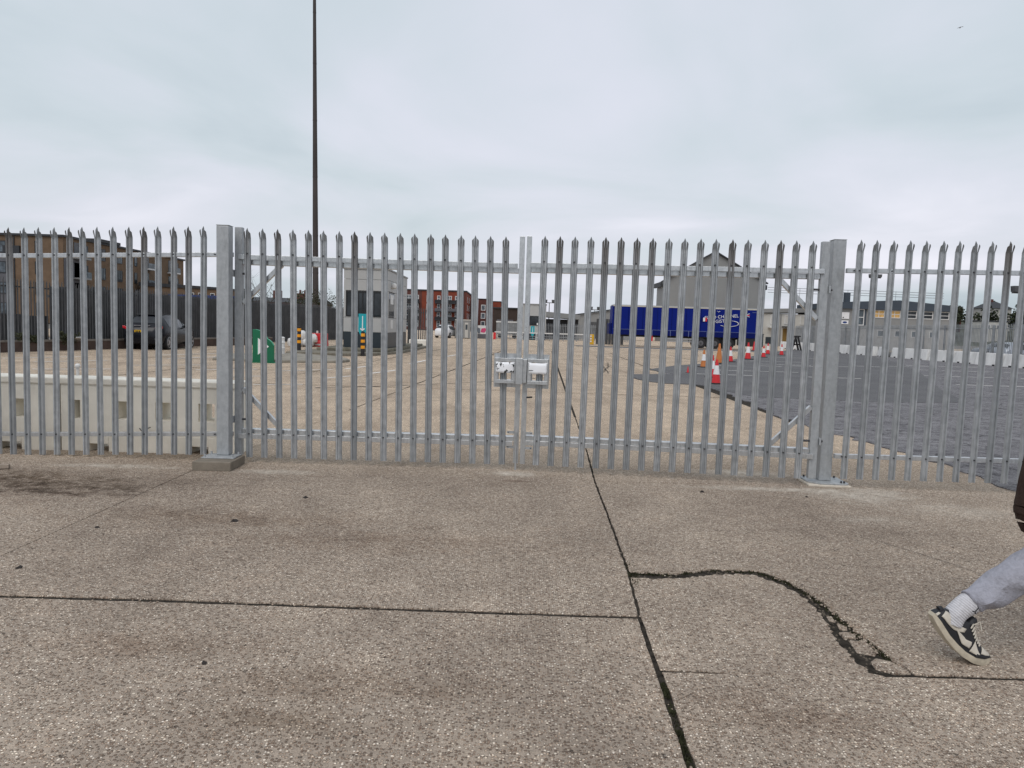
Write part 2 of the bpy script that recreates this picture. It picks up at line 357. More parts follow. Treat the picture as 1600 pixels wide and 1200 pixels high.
# ------------------------------------------------------------------ ground
g = MB().box(-1500, 1500, -300, 2500, -.6, -.10).build('ground', M_FAR); struct(g)
yard = MB().box(-19.6, 40, -6, 47, -.099, -.006).build('yard_bed', M_DARKJ); struct(yard)
ap = MB().prism([(-40, 47), (60, 47), (90, 175), (-60, 175)], -.09, -.004).build('yard_far', M_CONC); struct(ap)
def jag(pts, amp, step=.05, seed=1):
    rr = random.Random(seed); out = []
    for i in range(len(pts)-1):
        a, b = Vector(pts[i]), Vector(pts[i+1]); n = max(1, int((b-a).length/step)); d = (b-a).normalized(); nn = Vector((-d.y, d.x))
        for j in range(n):
            p = a.lerp(b, j/n); 
            if i or j: p = p+nn*rr.uniform(-amp, amp)
            out.append((p.x, p.y))
    out.append(tuple(pts[-1])); return out
A_PTS = [(.60, -3), (.66, 2.4), (.69, 3.1), (.71, 3.71), (.765, 4.5), (.81, 5.8), (.85, 7.1), (.96, 9.1)]
def ax(y):
    if y > 9.1: return .96+(y-9.1)*.041
    for (x0, y0), (x1, y1) in zip(A_PTS, A_PTS[1:]):
        if y <= y1: return x0+(x1-x0)*(y-y0)/(y1-y0)
def jx(k, y):                                  # longitudinal joint lines, 0 is the open one in front
    if k == 0: return ax(y)
    if k > 0: return ax(y)+k*3.75
    return -3.1+(k+1)*3.68+max(0, y-7.0)*.064
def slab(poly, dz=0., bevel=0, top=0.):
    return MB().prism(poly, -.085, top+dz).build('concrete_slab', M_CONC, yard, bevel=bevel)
G = .009
def arun(y0, y1, off, seed, amp=.004): return jag([(ax(y0)+off, y0)]+[(x+off, y) for x, y in A_PTS if y0+.05 < y < y1-.05]+[(ax(y1)+off, y1)], amp, .06, seed)
# the apron in front of the gate
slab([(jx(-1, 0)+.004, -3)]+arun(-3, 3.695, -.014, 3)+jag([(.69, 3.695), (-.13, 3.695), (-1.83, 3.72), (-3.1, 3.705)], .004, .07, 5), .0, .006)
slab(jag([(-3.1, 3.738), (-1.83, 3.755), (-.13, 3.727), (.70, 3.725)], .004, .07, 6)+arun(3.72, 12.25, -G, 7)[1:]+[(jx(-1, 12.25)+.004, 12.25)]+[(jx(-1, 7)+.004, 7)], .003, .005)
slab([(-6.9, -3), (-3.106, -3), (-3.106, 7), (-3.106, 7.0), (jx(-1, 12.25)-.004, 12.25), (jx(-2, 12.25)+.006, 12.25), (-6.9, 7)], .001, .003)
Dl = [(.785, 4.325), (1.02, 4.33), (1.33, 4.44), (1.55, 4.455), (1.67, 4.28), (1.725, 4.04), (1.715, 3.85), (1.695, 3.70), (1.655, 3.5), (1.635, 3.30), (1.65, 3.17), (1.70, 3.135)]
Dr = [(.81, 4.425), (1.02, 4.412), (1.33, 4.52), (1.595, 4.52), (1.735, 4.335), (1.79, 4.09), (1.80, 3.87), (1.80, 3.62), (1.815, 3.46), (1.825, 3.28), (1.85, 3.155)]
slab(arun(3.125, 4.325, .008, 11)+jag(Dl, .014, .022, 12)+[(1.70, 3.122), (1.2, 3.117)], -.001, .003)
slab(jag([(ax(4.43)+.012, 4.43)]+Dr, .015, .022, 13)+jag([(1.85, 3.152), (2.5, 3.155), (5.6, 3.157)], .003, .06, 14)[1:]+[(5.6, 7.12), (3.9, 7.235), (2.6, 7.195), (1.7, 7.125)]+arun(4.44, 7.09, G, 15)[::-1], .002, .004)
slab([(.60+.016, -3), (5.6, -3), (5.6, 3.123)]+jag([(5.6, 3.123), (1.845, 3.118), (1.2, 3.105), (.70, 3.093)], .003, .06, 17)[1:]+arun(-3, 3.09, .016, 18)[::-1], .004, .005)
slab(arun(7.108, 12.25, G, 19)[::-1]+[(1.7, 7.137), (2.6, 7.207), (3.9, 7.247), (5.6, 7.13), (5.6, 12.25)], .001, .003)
# broken lumps along the curved crack
for i, poly in enumerate(([(1.715, 3.64), (1.757, 3.63), (1.768, 3.69), (1.735, 3.72)], [(1.695, 3.51), (1.76, 3.515), (1.78, 3.60), (1.735, 3.625), (1.70, 3.60)],
                          [(1.69, 3.36), (1.75, 3.335), (1.795, 3.40), (1.77, 3.49), (1.70, 3.495)], [(1.69, 3.20), (1.75, 3.15), (1.825, 3.155), (1.80, 3.29), (1.75, 3.325), (1.70, 3.29)],
                          [(1.70, 3.745), (1.74, 3.735), (1.765, 3.80), (1.73, 3.83)])):
    cx_, cy_ = sum(q[0] for q in poly)/len(poly), sum(q[1] for q in poly)/len(poly)
    pl = [((q[0]-cx_)*1.02+.008, (q[1]-cy_)*.94) for q in poly]; rr = random.Random(70+i)
    MB().prism([(a_+rr.uniform(-.007, .007), b_+rr.uniform(-.010, .010)) for a_, b_ in pl], -.05, (-.001, .003, .000, .002, -.003)[i]).build('broken_concrete_lump', M_CONC, yard, (cx_, cy_, 0), (rr.uniform(-.13, .13), rr.uniform(-.13, .13), rr.uniform(-.2, .2)), bevel=.006)
# the yard slabs inside the gate
rows = [12.27, 17.0, 21.6, 26.2, 31.0, 36.0, 41.2, 46.9]
rg = random.Random(4)
for k in range(-5, 6):
    for i in range(-1, len(rows)-1):
        if i < 0:
            if k >= -2: continue
            y0, y1 = (3.7 if k > -5 else 3.7), 12.25
        else: y0, y1 = rows[i], rows[i+1]-.05-.0030*rows[i]
        h = .010+.0009*y0
        if k >= 2 and y1 < 24: continue
        x00, x01 = jx(k-1, y0)+h, jx(k, y0)-h; x10, x11 = jx(k-1, y1)+h, jx(k, y1)-h
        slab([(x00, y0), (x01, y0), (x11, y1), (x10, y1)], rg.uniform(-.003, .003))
# hairline cracks and sealed saw cuts
def crack(pts, wd, mt=M_CRK, z=.006, amp=.02, seed=1, name='hairline_crack'):
    q = jag(pts, amp, .12, seed); b = MB(); vs = []; fs = []
    rr = random.Random(seed)
    for i, (x, y) in enumerate(q):
        a = Vector(q[max(i-1, 0)]); c = Vector(q[min(i+1, len(q)-1)]); d = (c-a).normalized(); n = Vector((-d.y, d.x))*wd*rr.uniform(.3, 1.)/2
        vs += [(x+n.x, y+n.y, z), (x-n.x, y-n.y, z)]
    fs = [(2*i, 2*i+1, 2*i+3, 2*i+2) for i in range(len(q)-1)]
    return b.add(vs, fs).build(name, mt, yard)
crack([(2.74, 5.29), (2.92, 4.93), (3.08, 4.56), (3.3, 4.1)], .007, seed=3)
crack([(2.2, 5.75), (2.74, 5.29)], .004, seed=4)
crack([(-2.66, 2.45), (-2.1, 2.38), (-1.72, 2.2)], .006, seed=5)
crack([(-4.4, 16.2), (-2.8, 17.3), (-1.0, 19.2), (.0, 20.4), (1.4, 22.5)], .09, M_TAR, .005, .015, 6, 'saw_cut')
crack([(3.3, 25), (3.9, 32), (4.6, 40)], .05, M_TAR, .005, .05, 7, 'saw_cut')
crack([(2.9, 24.0), (3.9, 29.5), (4.3, 33)], .05, M_TAR, .005, .05, 8, 'saw_cut')
# asphalt
edge = [(3.98, 25.2), (3.88, 22.1), (4.4, 20.8), (5.35, 21.1), (5.4, 18.7), (5.18, 15.4), (4.92, 12.9), (4.84, 11.6), (5.02, 10.9), (5.14, 9.6), (5.2, 8.7), (5.12, 7.8), (5.12, 7.1), (5.1, 5.0), (5.15, -5)]
asp = MB().prism(jag([(5.4, 18.7), (5.18, 15.4), (4.92, 12.9), (4.84, 11.6), (5.02, 10.9), (5.14, 9.6), (5.2, 8.7), (5.12, 7.8), (5.12, 7.1), (5.1, 5.0), (5.15, -5)], .10, .17, 2) +
                 [(39, -5), (39, 92), (33, 85), (29, 75), (23, 64), (20, 57), (10.1, 36), (7.3, 32), (5.5, 28), (5.4, 21.1)], -.05, .014).build('asphalt_lot', M_ASPH); struct(asp)
asn = MB().prism([(3.98, 24.6), (3.82, 23.4), (3.86, 22.3), (4.1, 21.3), (4.45, 20.85), (5.2, 20.8), (5.5, 20.2), (5.45, 18.9), (5.8, 17.3), (8.5, 16.8), (11, 17.5), (13, 22), (18, 32), (24, 45), (29.3, 60), (29.3, 76), (22.9, 64.1), (19.9, 57.1), (10, 36.1), (7.2, 32.1), (5.3, 28.2), (5.7, 25.6)],
                 -.03, .022).build('asphalt_patch', M_ASPHN); struct(asn)
def line(x0, y0, x1, y1, wd, z=.007, par=yard, mt=M_WHITE):
    wd *= 1.5
    d = Vector((x1-x0, y1-y0)).normalized(); n = Vector((-d.y, d.x))*wd/2
    MB().add([(x0-n.x, y0-n.y, z), (x1-n.x, y1-n.y, z), (x1+n.x, y1+n.y, z), (x0+n.x, y0+n.y, z)], [(0, 1, 2, 3)]).build('painted_line', mt, par)
for q in ((-5.9, 16.5, -4.9, 16.95, .06), (-4.9, 19.0, -4.25, 20.6, .07), (-4.15, 21.4, -3.7, 23.2, .08), (-3.85, 27.2, -3.6, 30.0, .09), (-3.3, 33.5, -2.7, 37.5, .1), (-2.4, 39.5, -2.0, 42, .1),
          (-6.9, 21.0, -5.6, 22.6, .07), (-5.3, 23.0, -4.9, 25.0, .08), (-7.4, 18.6, -6.6, 19.0, .07), (-12.6, 19.0, -11.0, 19.9, .09), (-11.4, 21.6, -9.6, 22.9, .08), (-12.2, 25.6, -11.2, 28.0, .1), (-10.4, 27.5, -9.4, 29.5, .1),
          (-16.2, 23.0, -14.9, 25.4, .09), (-14.4, 21.8, -13.2, 23.6, .09), (-13.6, 27.5, -12.4, 30.4, .1), (-9.0, 20.6, -7.6, 21.6, .08)):
    line(*q)
for i in range(9): line(9.3+i*2.1, 33.2+i*1.1, 10.6+i*2.1, 33.2+i*1.1, .10, .027, asn)
for q in ((6.6, 26.0, 8.6, 26.0), (10.5, 26.2, 12.6, 26.2), (8.0, 29.2, 11.5, 29.2), (13.2, 40.5, 16.5, 40.5), (16.5, 48, 21, 48), (12.4, 36.5, 15, 36.5)): line(*q, .09, .027, asn)
for i in range(5):
    for j in range(4): line(15.0+i*3.0, 24.5+j*5.5, 17.3+i*3.0, 24.5+j*5.5, .09, .020, asp)
# pale far road strip and kerb before the trailer
struct(MB().box(5.5, 40, 62.5, 66.0, -.003, .012).build('service_road', M_ASPHN))
line(7, 61.8, 24, 61.8, .28, .010)
# moss and soil in the open joints
rm = random.Random(11); b = MB()
def moss(x, y, r, n):
    for _ in range(n):
        a = rm.uniform(0, 6.28); q = r*math.sqrt(rm.random()); px, py = x+q*math.cos(a), y+q*math.sin(a); h = rm.uniform(.006, .02); s_ = rm.uniform(.003, .008); t = rm.uniform(0, 6.28)
        z = -.012+rm.uniform(0, .006)
        b.add([(px-s_*math.cos(t), py-s_*math.sin(t), z), (px+s_*math.cos(t), py+s_*math.sin(t), z), (px+rm.uniform(-.006, .006), py+rm.uniform(-.006, .006), z+h)], [(0, 1, 2)])
for i in range(90): y = 2.0+rm.random()*1.0; moss(ax(y), y, .012, 9)
for i in range(40): y = 4.2+rm.random()*.4; moss(ax(y)+rm.uniform(0, .05), y, .03, 8)
for i in range(160): t = rm.random()*(len(Dr)-2); j = int(t); p = Vector(Dr[j]).lerp(Vector(Dr[j+1]), t-j); moss(p.x-.02, p.y-.02, .02, 7)
b.build('joint_moss', M_MOSS, yard, stuff=True)
b = MB()                                                # crumbled concrete chips along the cracks
def chips(x, y, r, n):
    for _ in range(n):
        px, py = x+rm.gauss(0, r), y+rm.gauss(0, r); s_ = rm.uniform(.003, .011); t = rm.uniform(0, 6.28); z = .003
        q = [(px+s_*rm.uniform(.6, 1.2)*math.cos(t+a), py+s_*rm.uniform(.6, 1.2)*math.sin(t+a), z) for a in (0, 1.6, 3.1, 4.7)]
        b.add(q+[(px+rm.uniform(-.3, .3)*s_, py, z+s_*rm.uniform(.5, .9))], [(0, 1, 4), (1, 2, 4), (2, 3, 4), (3, 0, 4)])
for i in range(170): t = rm.random()*(len(Dr)-2); j = int(t); p = Vector(Dr[j]).lerp(Vector(Dr[j+1]), t-j); chips(p.x, p.y, .022, 2)
for i in range(25): y = 2+rm.random()*3; chips(ax(y), y, .02, 1)
for i in range(40): chips(-2.6+rm.random()*3.3, 3.72, .02, 1)
b.build('crumbled_chips', M_CONC, yard, stuff=True)
b = MB(); nl, nr = len(Dl), len(Dr)
for i in range(420):
    t = rm.random(); p = Vector(Dl[int(t*(nl-1.01))]).lerp(Vector(Dr[int(t*(nr-1.01))]), rm.uniform(.15, .85)); p += Vector((rm.gauss(0, .03), rm.gauss(0, .05)))
    s_ = rm.uniform(.003, .012); z = -.008; t = rm.uniform(0, 6.28)
    b.add([(p.x+s_*math.cos(t+a), p.y+s_*math.sin(t+a), z) for a in (0, 1.6, 3.1, 4.7)]+[(p.x, p.y, z+s_*.8)], [(0, 1, 4), (1, 2, 4), (2, 3, 4), (3, 0, 4)])
b.build('soil_crumbs', mat('soil_crumb', (.11, .092, .07), 1, 0, .6, 40), yard, stuff=True)
# grit lying on the apron
mg = MB().add([(-.02, -.012, 0), (.018, -.016, 0), (.024, .01, 0), (-.008, .018, 0), (-.006, -.006, .016), (.012, .006, .012)], [(0, 3, 2, 1), (0, 1, 4), (1, 5, 4), (1, 2, 5), (2, 3, 5), (3, 4, 5), (3, 0, 4)]).mesh('grit_lump', M_STONE)
for i, (x, y, s_, lb) in enumerate(((-2.02, 5.27, 1.3, 'dark grit lump on the apron, larger of the pair left of centre'), (-1.72, 6.05, 1.3, 'dark grit lump on the apron below the left gate leaf, nearest the gate'),
                               (-2.88, 5.0, .9, 'small dark grit lump near the left hairline joint'), (-2.85, 4.15, 1.0, 'dark grit lump just above the cross joint at the left edge'), (-1.30, 3.05, .7, 'small dark grit lump below the cross joint'),
                               (1.82, 6.75, 1.2, 'dark grit lump under the right gate leaf'), (2.78, 6.68, .7, 'tiny dark grit lump left of the right gate post'), (-3.02, 3.83, .9, 'dark grit lump touching the cross joint at far left'))):
    o = link('grit_lump', mg, None, (x, y, .002)); o.scale = (s_,)*3; o.rotation_euler = (0, 0, i*1.3); tag(o, lb, 'grit', 'grit on the apron')
o = MB().bar((-5.15, 6.74, .022), (-4.77, 6.84, .026), .05, .04).build('timber_offcut', M_TIMBER, bevel=.004); tag(o, 'pale timber offcut lying on the oil stain at the left edge', 'timber')

# ------------------------------------------------------------------ palisade fence and gate
PH = 2.36
def pale_mesh():
    xs = [-.034, -.023, -.013, -.006, .006, .013, .023, .034]; ys = [.002, -.017, -.017, -.004, -.004, -.017, -.017, .002]; T = .003
    z1 = PH-.112; b = MB(); n = 8
    vs = [(x, y, z) for z in (0, z1) for x, y in zip(xs, ys)]+[(x, y+T, z) for z in (0, z1) for x, y in zip(xs, ys)]
    fs = []
    for i in range(n-1): fs += [(i, i+1, n+i+1, n+i), (2*n+i+1, 2*n+i, 3*n+i, 3*n+i+1), (i+1, i, 2*n+i, 2*n+i+1), (n+i, n+i+1, 3*n+i+1, 3*n+i)]
    fs += [(0, n, 3*n, 2*n), (n-1, 2*n-1+n*0+0, 4*n-1, 3*n-1)]
    b.add(vs, fs)
    def plate(pts):
        m_ = len(pts); b.add(pts+[(x, y+T, z) for x, y, z in pts], [tuple(range(m_)), tuple(range(m_, 2*m_))[::-1]]+[((i+1) % m_, i, m_+i, m_+(i+1) % m_) for i in range(m_)])
    for s_ in (-1, 1):                              # splayed outer points
        plate([(s_*.034, .002, z1), (s_*.023, -.017, z1), (s_*.0255, -.033, PH-.044), (s_*.035, -.020, PH-.058)])
        plate([(s_*.023, -.017, z1), (s_*.0135, -.017, z1), (s_*.0165, -.033, PH-.036), (s_*.0255, -.033, PH-.044)])
    plate([(-.0125, -.016, z1), (-.004, -.005, z1), (0, -.003, PH), (-.013, -.012, PH-.034)])   # upright centre point
    plate([(-.004, -.005, z1), (.004, -.005, z1), (0, -.003, PH)])
    plate([(.004, -.005, z1), (.0125, -.016, z1), (.013, -.012, PH-.034), (0, -.003, PH)])
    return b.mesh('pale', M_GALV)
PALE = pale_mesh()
BOLT = MB().tube([(0, .008, 0), (0, -.014, 0)], [.0075, .0065], 8).mesh('bolt', M_BOLT)
PITCH = .155
def pales(parent, idx, zb, slope, lean, z_top, z_bot):
    for i in idx:
        d = i*PITCH; rr = random.Random(i*7+int(zb*1e4))
        z = zb+slope*max(d, 0)
        o = link('pale', PALE, parent, (d, 0, z), (rr.uniform(-.004, .004), lean/PH+rr.uniform(-.003, .003), rr.uniform(-.06, .06)))
        for zr in (z_top, z_bot): link('bolt', BOLT, o, (0, -.004, zr+slope*max(d, 0)-z))
# left fence panel
FL = thing('palisade_fence', 'galvanised palisade fence panel left of the gate, in front of the pale barriers', 'fence', (-5.2214, 7.5497, 0), -.018, 'palisade fence panels')
pales(FL, range(-9, 14), -.002, .0348, .006, 2.075, .215)
for nm, z in (('top_rail', 2.07), ('bottom_rail', .213)):
    MB().bar((0, .024, z), (2.32, .024, z+.0348*2.32), .045, .045).build(nm, M_GRAIL, FL, bevel=.003)
    MB().bar((-1.5, .024, z), (-.001, .024, z), .045, .045).build(nm, M_GRAIL, FL, bevel=.003)
for d, z in ((2.14, 2.07), (2.14, .213)): link('bolt', BOLT, FL, (d, -.002, z+.0348*d))
# right fence panel
FR = thing('palisade_fence', 'galvanised palisade fence panel right of the gate, behind the walking person', 'fence', (3.3386, 7.1626, 0), -.0491, 'palisade fence panels')
pales(FR, range(0, 19), .09, .0126, .0146, 2.15, .313)
for nm, z in (('top_rail', 2.150), ('bottom_rail', .313)):
    MB().bar((-.10, .024, z), (2.95, .024, z+.0126*2.95), .045, .045).build(nm, M_GRAIL, FR, bevel=.003)
for z in (2.150, .313): link('bolt', BOLT, FR, (-.035, -.002, z))
# posts
GP = thing('gate_post', 'square galvanised gate post standing on a raised concrete pad, left of the gate', 'post', (-2.925, 7.37, 0), .02, 'gate posts')
bx('concrete_pad', M_BLOCK, GP, -.185, .19, -.36, .05, 0, .092, bevel=.008)
bx('base_plate', M_GPOST, GP, -.165, .16, -.19, .04, .0925, .106, bevel=.003)
bx('shaft', M_GPOST, GP, -.062, .062, -.062, .062, .1065, 2.415, bevel=.008)
bx('cap', M_GPOST, GP, -.064, .064, -.064, .064, 2.4155, 2.423, bevel=.003)
for x, y in ((-.14, -.16), (.135, -.16), (-.14, .015), (.135, .015)): MB().tube([(x, y, .106), (x, y, .13)], .011, 8).build('anchor_bolt', M_GPOST, GP)
GP2 = thing('gate_post', 'square galvanised gate post on a thin base plate, right of the gate', 'post', (3.205, 7.335, 0), -.04, 'gate posts')
MB().prism(jag([(-.205, -.19), (.205, -.20), (.215, .17), (-.2, .17), (-.205, -.19)], .010, .05, 8)[:-1], 0, .026).build('mortar_bed', mat('mortar', (.55, .50, .42), .9, 0, .15, 6), GP2, bevel=.008)
MB().prism([(-.19, -.10), (-.09, -.185), (.17, -.185), (.20, -.15), (.20, .16), (-.19, .16)], .0265, .042).build('base_plate', M_GPOST, GP2, bevel=.003)
bx('shaft', M_GPOST, GP2, -.062, .062, -.062, .062, .0425, 2.455, bevel=.008)
bx('cap', M_GPOST, GP2, -.064, .064, -.064, .064, 2.4555, 2.463, bevel=.003)
for x, y in ((.125, -.15), (.155, -.15), (-.15, .12), (.16, .12)): MB().tube([(x, y, .042), (x, y, .062)], .010, 8).build('anchor_bolt', M_BOLT, GP2)

def gate_leaf(label, loc, rz, zb, lean, idx, hs, ms, side, ztop, zbot):
    """local x runs along the leaf; hs / ms are the hanging and meeting stile x ranges; side=+1 when hinged on the left"""
    T = thing('gate_leaf', label, 'gate', loc, rz, 'gate leaves')
    pales(T, idx, zb, 0, lean, ztop+.012, zbot-.045)
    zl, zh = .07, 2.43
    bx('hanging_stile', M_GPOST, T, hs[0], hs[1], .026, .095, zl, zh, bevel=.004)
    bx('meeting_stile', M_GRAIL, T, ms[0], ms[1], .026, .075, zl, zh, bevel=.003)
    a, c = (hs[1], ms[0]) if side > 0 else (ms[1], hs[0])
    bx('top_rail', M_GRAIL, T, a+.001, c-.001, .034, .11, ztop-.098, ztop-.047, bevel=.003)
    bx('pale_rail', M_GRAIL, T, a-.03*(side > 0), c-.012+.04*(side < 0), .002, .033, ztop-.046, ztop, bevel=.002)
    bx('bottom_rail', M_GRAIL, T, a+.001, c-.001, .034, .125, zbot-.047, zbot, bevel=.003)
    bx('pale_rail', M_GRAIL, T, a-.03*(side > 0), c-.012+.04*(side < 0), .002, .033, zbot-.098, zbot-.048, bevel=.002)
    x0 = hs[1] if side > 0 else hs[0]; sx = side
    for zs, ze in ((ztop-.49, ztop-.09), (zbot+.42, zbot+.01)):
        MB().bar((x0+sx*.004, .058, zs), (x0+sx*.40, .058, ze), .045, .045).build('brace', M_GRAIL, T, bevel=.003)
    for z in (1.96, .45):
        hx = hs[0]-.02 if side > 0 else hs[1]+.02
        MB().tube([(hx-side*.03, .055, z), (x0+sx*.075, .055, z)], .011, 8).build('hinge_pin', M_BOLT, T)
        MB().box(min(hx, hx+side*.018), max(hx, hx+side*.018), .0, .09, z-.035, z+.035).build('hinge_lug', M_GPOST, T, bevel=.003)
    mx = ms[0] if side > 0 else ms[1]; sg = -side
    for z in (.40, .245):                           # bolt keep lugs with holes
        pl = [(mx, z-.013)]+[(mx+sg*(.062+.013*math.sin(t*math.pi/6)), z-.013*math.cos(t*math.pi/6)) for t in range(7)]+[(mx, z+.013)]
        MB().prism(pl, .012, .020, 'y').build('keep_lug', M_GPOST, T); MB().tube([(mx+sg*.058, .008, z), (mx+sg*.058, .013, z)], .006, 8).build('lug_hole', M_WREF if False else M_BOLT, T)
    return T
LG = gate_leaf('left leaf of the galvanised palisade gate, hinged on the post with the concrete pad', (-2.7163, 7.4911, 0), .013, .061, -.0234, range(18), (-.165, -.09), (2.752, 2.806), 1, 2.150, .352)
RG = gate_leaf('right leaf of the galvanised palisade gate, hinged on the post with the thin base plate', (.272, 7.4752, 0), -.1028, .0727, .0136, range(18), (2.745, 2.822), (-.168, -.118), -1, 2.160, .372)
MB().tube([(2.778, .012, .40), (2.778, .012, -.002)], .010, 10).build('drop_bolt', M_GPOST, LG)
def guard(T, x0, x1, seed, mark):
    y0, y1 = -.075, .02
    MB().ring(x0, x1, .872, 1.225, y1-.004, y1, .05).build('guard_back_plate', M_GRAIL, T)
    MB().ring(x0+.006, x1-.006, .918, 1.178, y0, y1-.0045, .036).build('guard_frame', M_GRAIL, T, bevel=.002)
    # stiff white sheet taped over the hand hole
    b = MB(); rr = random.Random(seed); n = 10; vs = []
    for j in range(5):
        for i in range(n+1):
            u = i/n; x = x0+.020+(x1-x0-.040)*u; z = 1.138-.113*j/4+rr.uniform(-.0015, .0015)
            vs.append((x, y0-.006-.0015*math.sin(u*9+j)+(.006 if j == 0 else 0), z))
    b.add(vs, [(j*(n+1)+i, j*(n+1)+i+1, (j+1)*(n+1)+i+1, (j+1)*(n+1)+i) for j in range(4) for i in range(n)])
    k = NT('taped_white_sheet_'+mark); p = k.obj()
    if mark == 'torn': 
        f = k.ramp(k.noise(k.vmap(p, (28, 1, 24), (3.2, 0, 1.7)), 1.0, 4, .6), .555, .585)
    else:
        f = k.math('MULTIPLY', k.ramp(k.noise(k.vmap(p, (9, 1, 34), (1.4, 0, .35)), 1.0, 2, .4), .60, .64), .85)
    k.set(k.mix(f, (.84, .86, .88), (.06, .065, .065)), .45, 0, .4)
    sh = b.build('white_sheet', k.m, T, smooth=True)
    so = sh.modifiers.new('t', 'SOLIDIFY'); so.thickness = .002
guard(LG, 2.525, 2.752, 1, 'torn'); guard(RG, -.118, .105, 2, 'streaked')
bx('lock_cover', M_GRAIL, RG, -.232, -.160, -.095, -.077, .915, 1.185, bevel=.003)
bx('lock_box', M_GRAIL, RG, -.166, -.120, -.076, .025, .93, 1.17, bevel=.002)
MB().tube([(-.118, .01, .775), (-.06, -.01, .782)], .009, 8).build('latch_handle', M_BLACK, RG)

# ------------------------------------------------------------------ concrete barriers just behind the left fence
def barrier(label, x0, x1, yf, holes, rz=0):
    T = thing('concrete_barrier', label, 'barrier', (x0, yf, 0), rz, 'pale barriers behind the left fence')
    L = x1-x0; H = .80; D = .42
    cols = sorted(set([0, L]+[v for h in holes for v in h])); b = MB()
    for a, c in zip(cols, cols[1:]):
        hole = any(abs(a-h[0]) < 1e-6 for h in holes)
        segs = ((.19, .36), (.56, H-.07)) if hole else ((.19, H-.07),)
        for z0, z1 in segs: b.box(a, c, .03, D-.03, z0, z1)
    b.build('barrier_body', M_BARR, T)
    MB().box(-.006, L+.006, .012, D-.012, H-.0695, H).build('coping', M_BARR, T, bevel=.012)
    f = MB(); xs = [0, L*.16, L*.27, L*.73, L*.84, L]          # foot with two fork pockets
    for i in (0, 2, 4): f.box(xs[i], xs[i+1], -.004+.03, D-.026, 0, .1895)
    for i in (1, 3): f.box(xs[i], xs[i+1], -.004+.03, D-.026, .085, .1895)
    f.build('barrier_foot', M_BARR, T, bevel=.006)
    MB().tube([(L*.45, .02, .27), (L*.47, -.01, .25), (L*.52, -.01, .29)], .006, 6).build('lifting_wire', M_BOLT, T)
barrier('pale weathered concrete barrier behind the fence at the left edge of the picture', -7.35, -4.935, 7.80, [(.45, .63), (1.0, 1.18), (1.95, 2.12)])
barrier('pale weathered concrete barrier behind the fence, ending beside the left gate post', -4.905, -2.99, 7.83, [(.14, .21), (.60, .74), (1.03, 1.20), (1.50, 1.68)], -.004)

# white round-topped marker post in the yard
T = thing('marker_post', 'short white round-headed marker post standing above the pale barriers', 'post', (-7.5, 12.5, 0))
MB().lathe([(.024, 0), (.024, .54), (.026, .56)], 14).build('post', M_PWHITE, T, smooth=True)
MB().lathe([(.035, .561), (.042, .58), (.042, .61), (.03, .63), (.01, .637)], 14).build('head', M_PWHITE, T, smooth=True)

# ------------------------------------------------------------------ left boundary wall and dark fence
def along(p0, p1): d = Vector(p1)-Vector(p0); return d.length, math.atan2(d.y, d.x)
L, a = along((-19.0, 24.5), (-14.6, 44.0))
T = thing('low_wall', 'low dark brown kerb wall along the foot of the dark fence', 'wall', (-19.0, 24.5, 0), a)
MB().box(-6, L, -.02, .28, 0, .36).build('wall_body', mat('dark_brown_wall', (.075, .05, .04), .9, 0, .35, 2, .3, 20), T)
MB().box(-6, L, -.04, .30, .361, .43).build('coping', mat('grimy_coping', (.17, .15, .13), .9, 0, .25, 3), T)
T = thing('white_dish', 'shallow white dish lying on the low dark wall', 'dish', (-16.9, 28.9, .50))
T.location = (-17.75, 29.6, .435)
MB().lathe([(.02, 0), (.12, .01), (.30, .07), (.31, .09), (.28, .10), (.05, .13)], 20).build('bowl', M_PWHITE, T, smooth=True)
def far_fence(name, label, p0, p1, h, mt, pitch=.16, wd=.07, z0=0., grp='distant palisade fences', bay=3.0):
    L, a = along(p0, p1); T = thing(name, label, 'fence', (p0[0], p0[1], 0), a, grp)
    n = int(L/pitch); b = MB(); rr = random.Random(int(L*10))
    for i in range(n):
        x = i*pitch; hh = h+rr.uniform(-.02, .02)
        b.add([(x-wd/2, .01, z0), (x, -.015, z0), (x+wd/2, .01, z0), (x-wd/2, .01, z0+hh-.12), (x, -.015, z0+hh-.12), (x+wd/2, .01, z0+hh-.12), (x, -.01, z0+hh), (x, .03, z0), (x, .03, z0+hh-.1)],
              [(0, 1, 4, 3), (1, 2, 5, 4), (3, 4, 6), (4, 5, 6), (2, 7, 8, 5), (7, 0, 3, 8), (3, 8, 6), (5, 8, 6)])
    b.build('pale_run', mt, T, stuff=True)
    for z in (z0+.3, z0+h-.35): MB().box(0, L, .035, .08, z, z+.05).build('rail', mt, T)
    for i in range(int(L/bay)+1): MB().box(i*bay-.05, i*bay+.05, .085, .18, 0, z0+h-.1).build('post', mt, T)
    return T
far_fence('palisade_fence', 'dark weathered palisade fence behind the parked black car', (-19.15, 22.5), (-14.2, 62.0), 2.75, M_FENCED)
T = thing('sheet_hoarding', 'solid dark sheet hoarding behind the dark palisade fence', 'hoarding', (-15.6, 47, 0), along((-18.0, 38.5), (-14.9, 63))[1])
T.location = (-18.75, 29.5, 0); b = MB()
for i in range(88): b.box(i*.4, i*.4+.36, 0, .05+.012*(i % 2), 0, 2.55+.02*((i*7) % 3))
b.build('ribbed_sheet', M_FENCED, T, stuff=True); MB().box(0, 35, .08, .14, 2.1, 2.2).build('rail', M_FENCED, T)
T = thing('sheet_hoarding', 'low dark sheet screen behind the dark palisade fence at the left edge', 'hoarding', (-20.6, 18.0, 0), along((-19.15, 22.5), (-14.2, 62))[1])
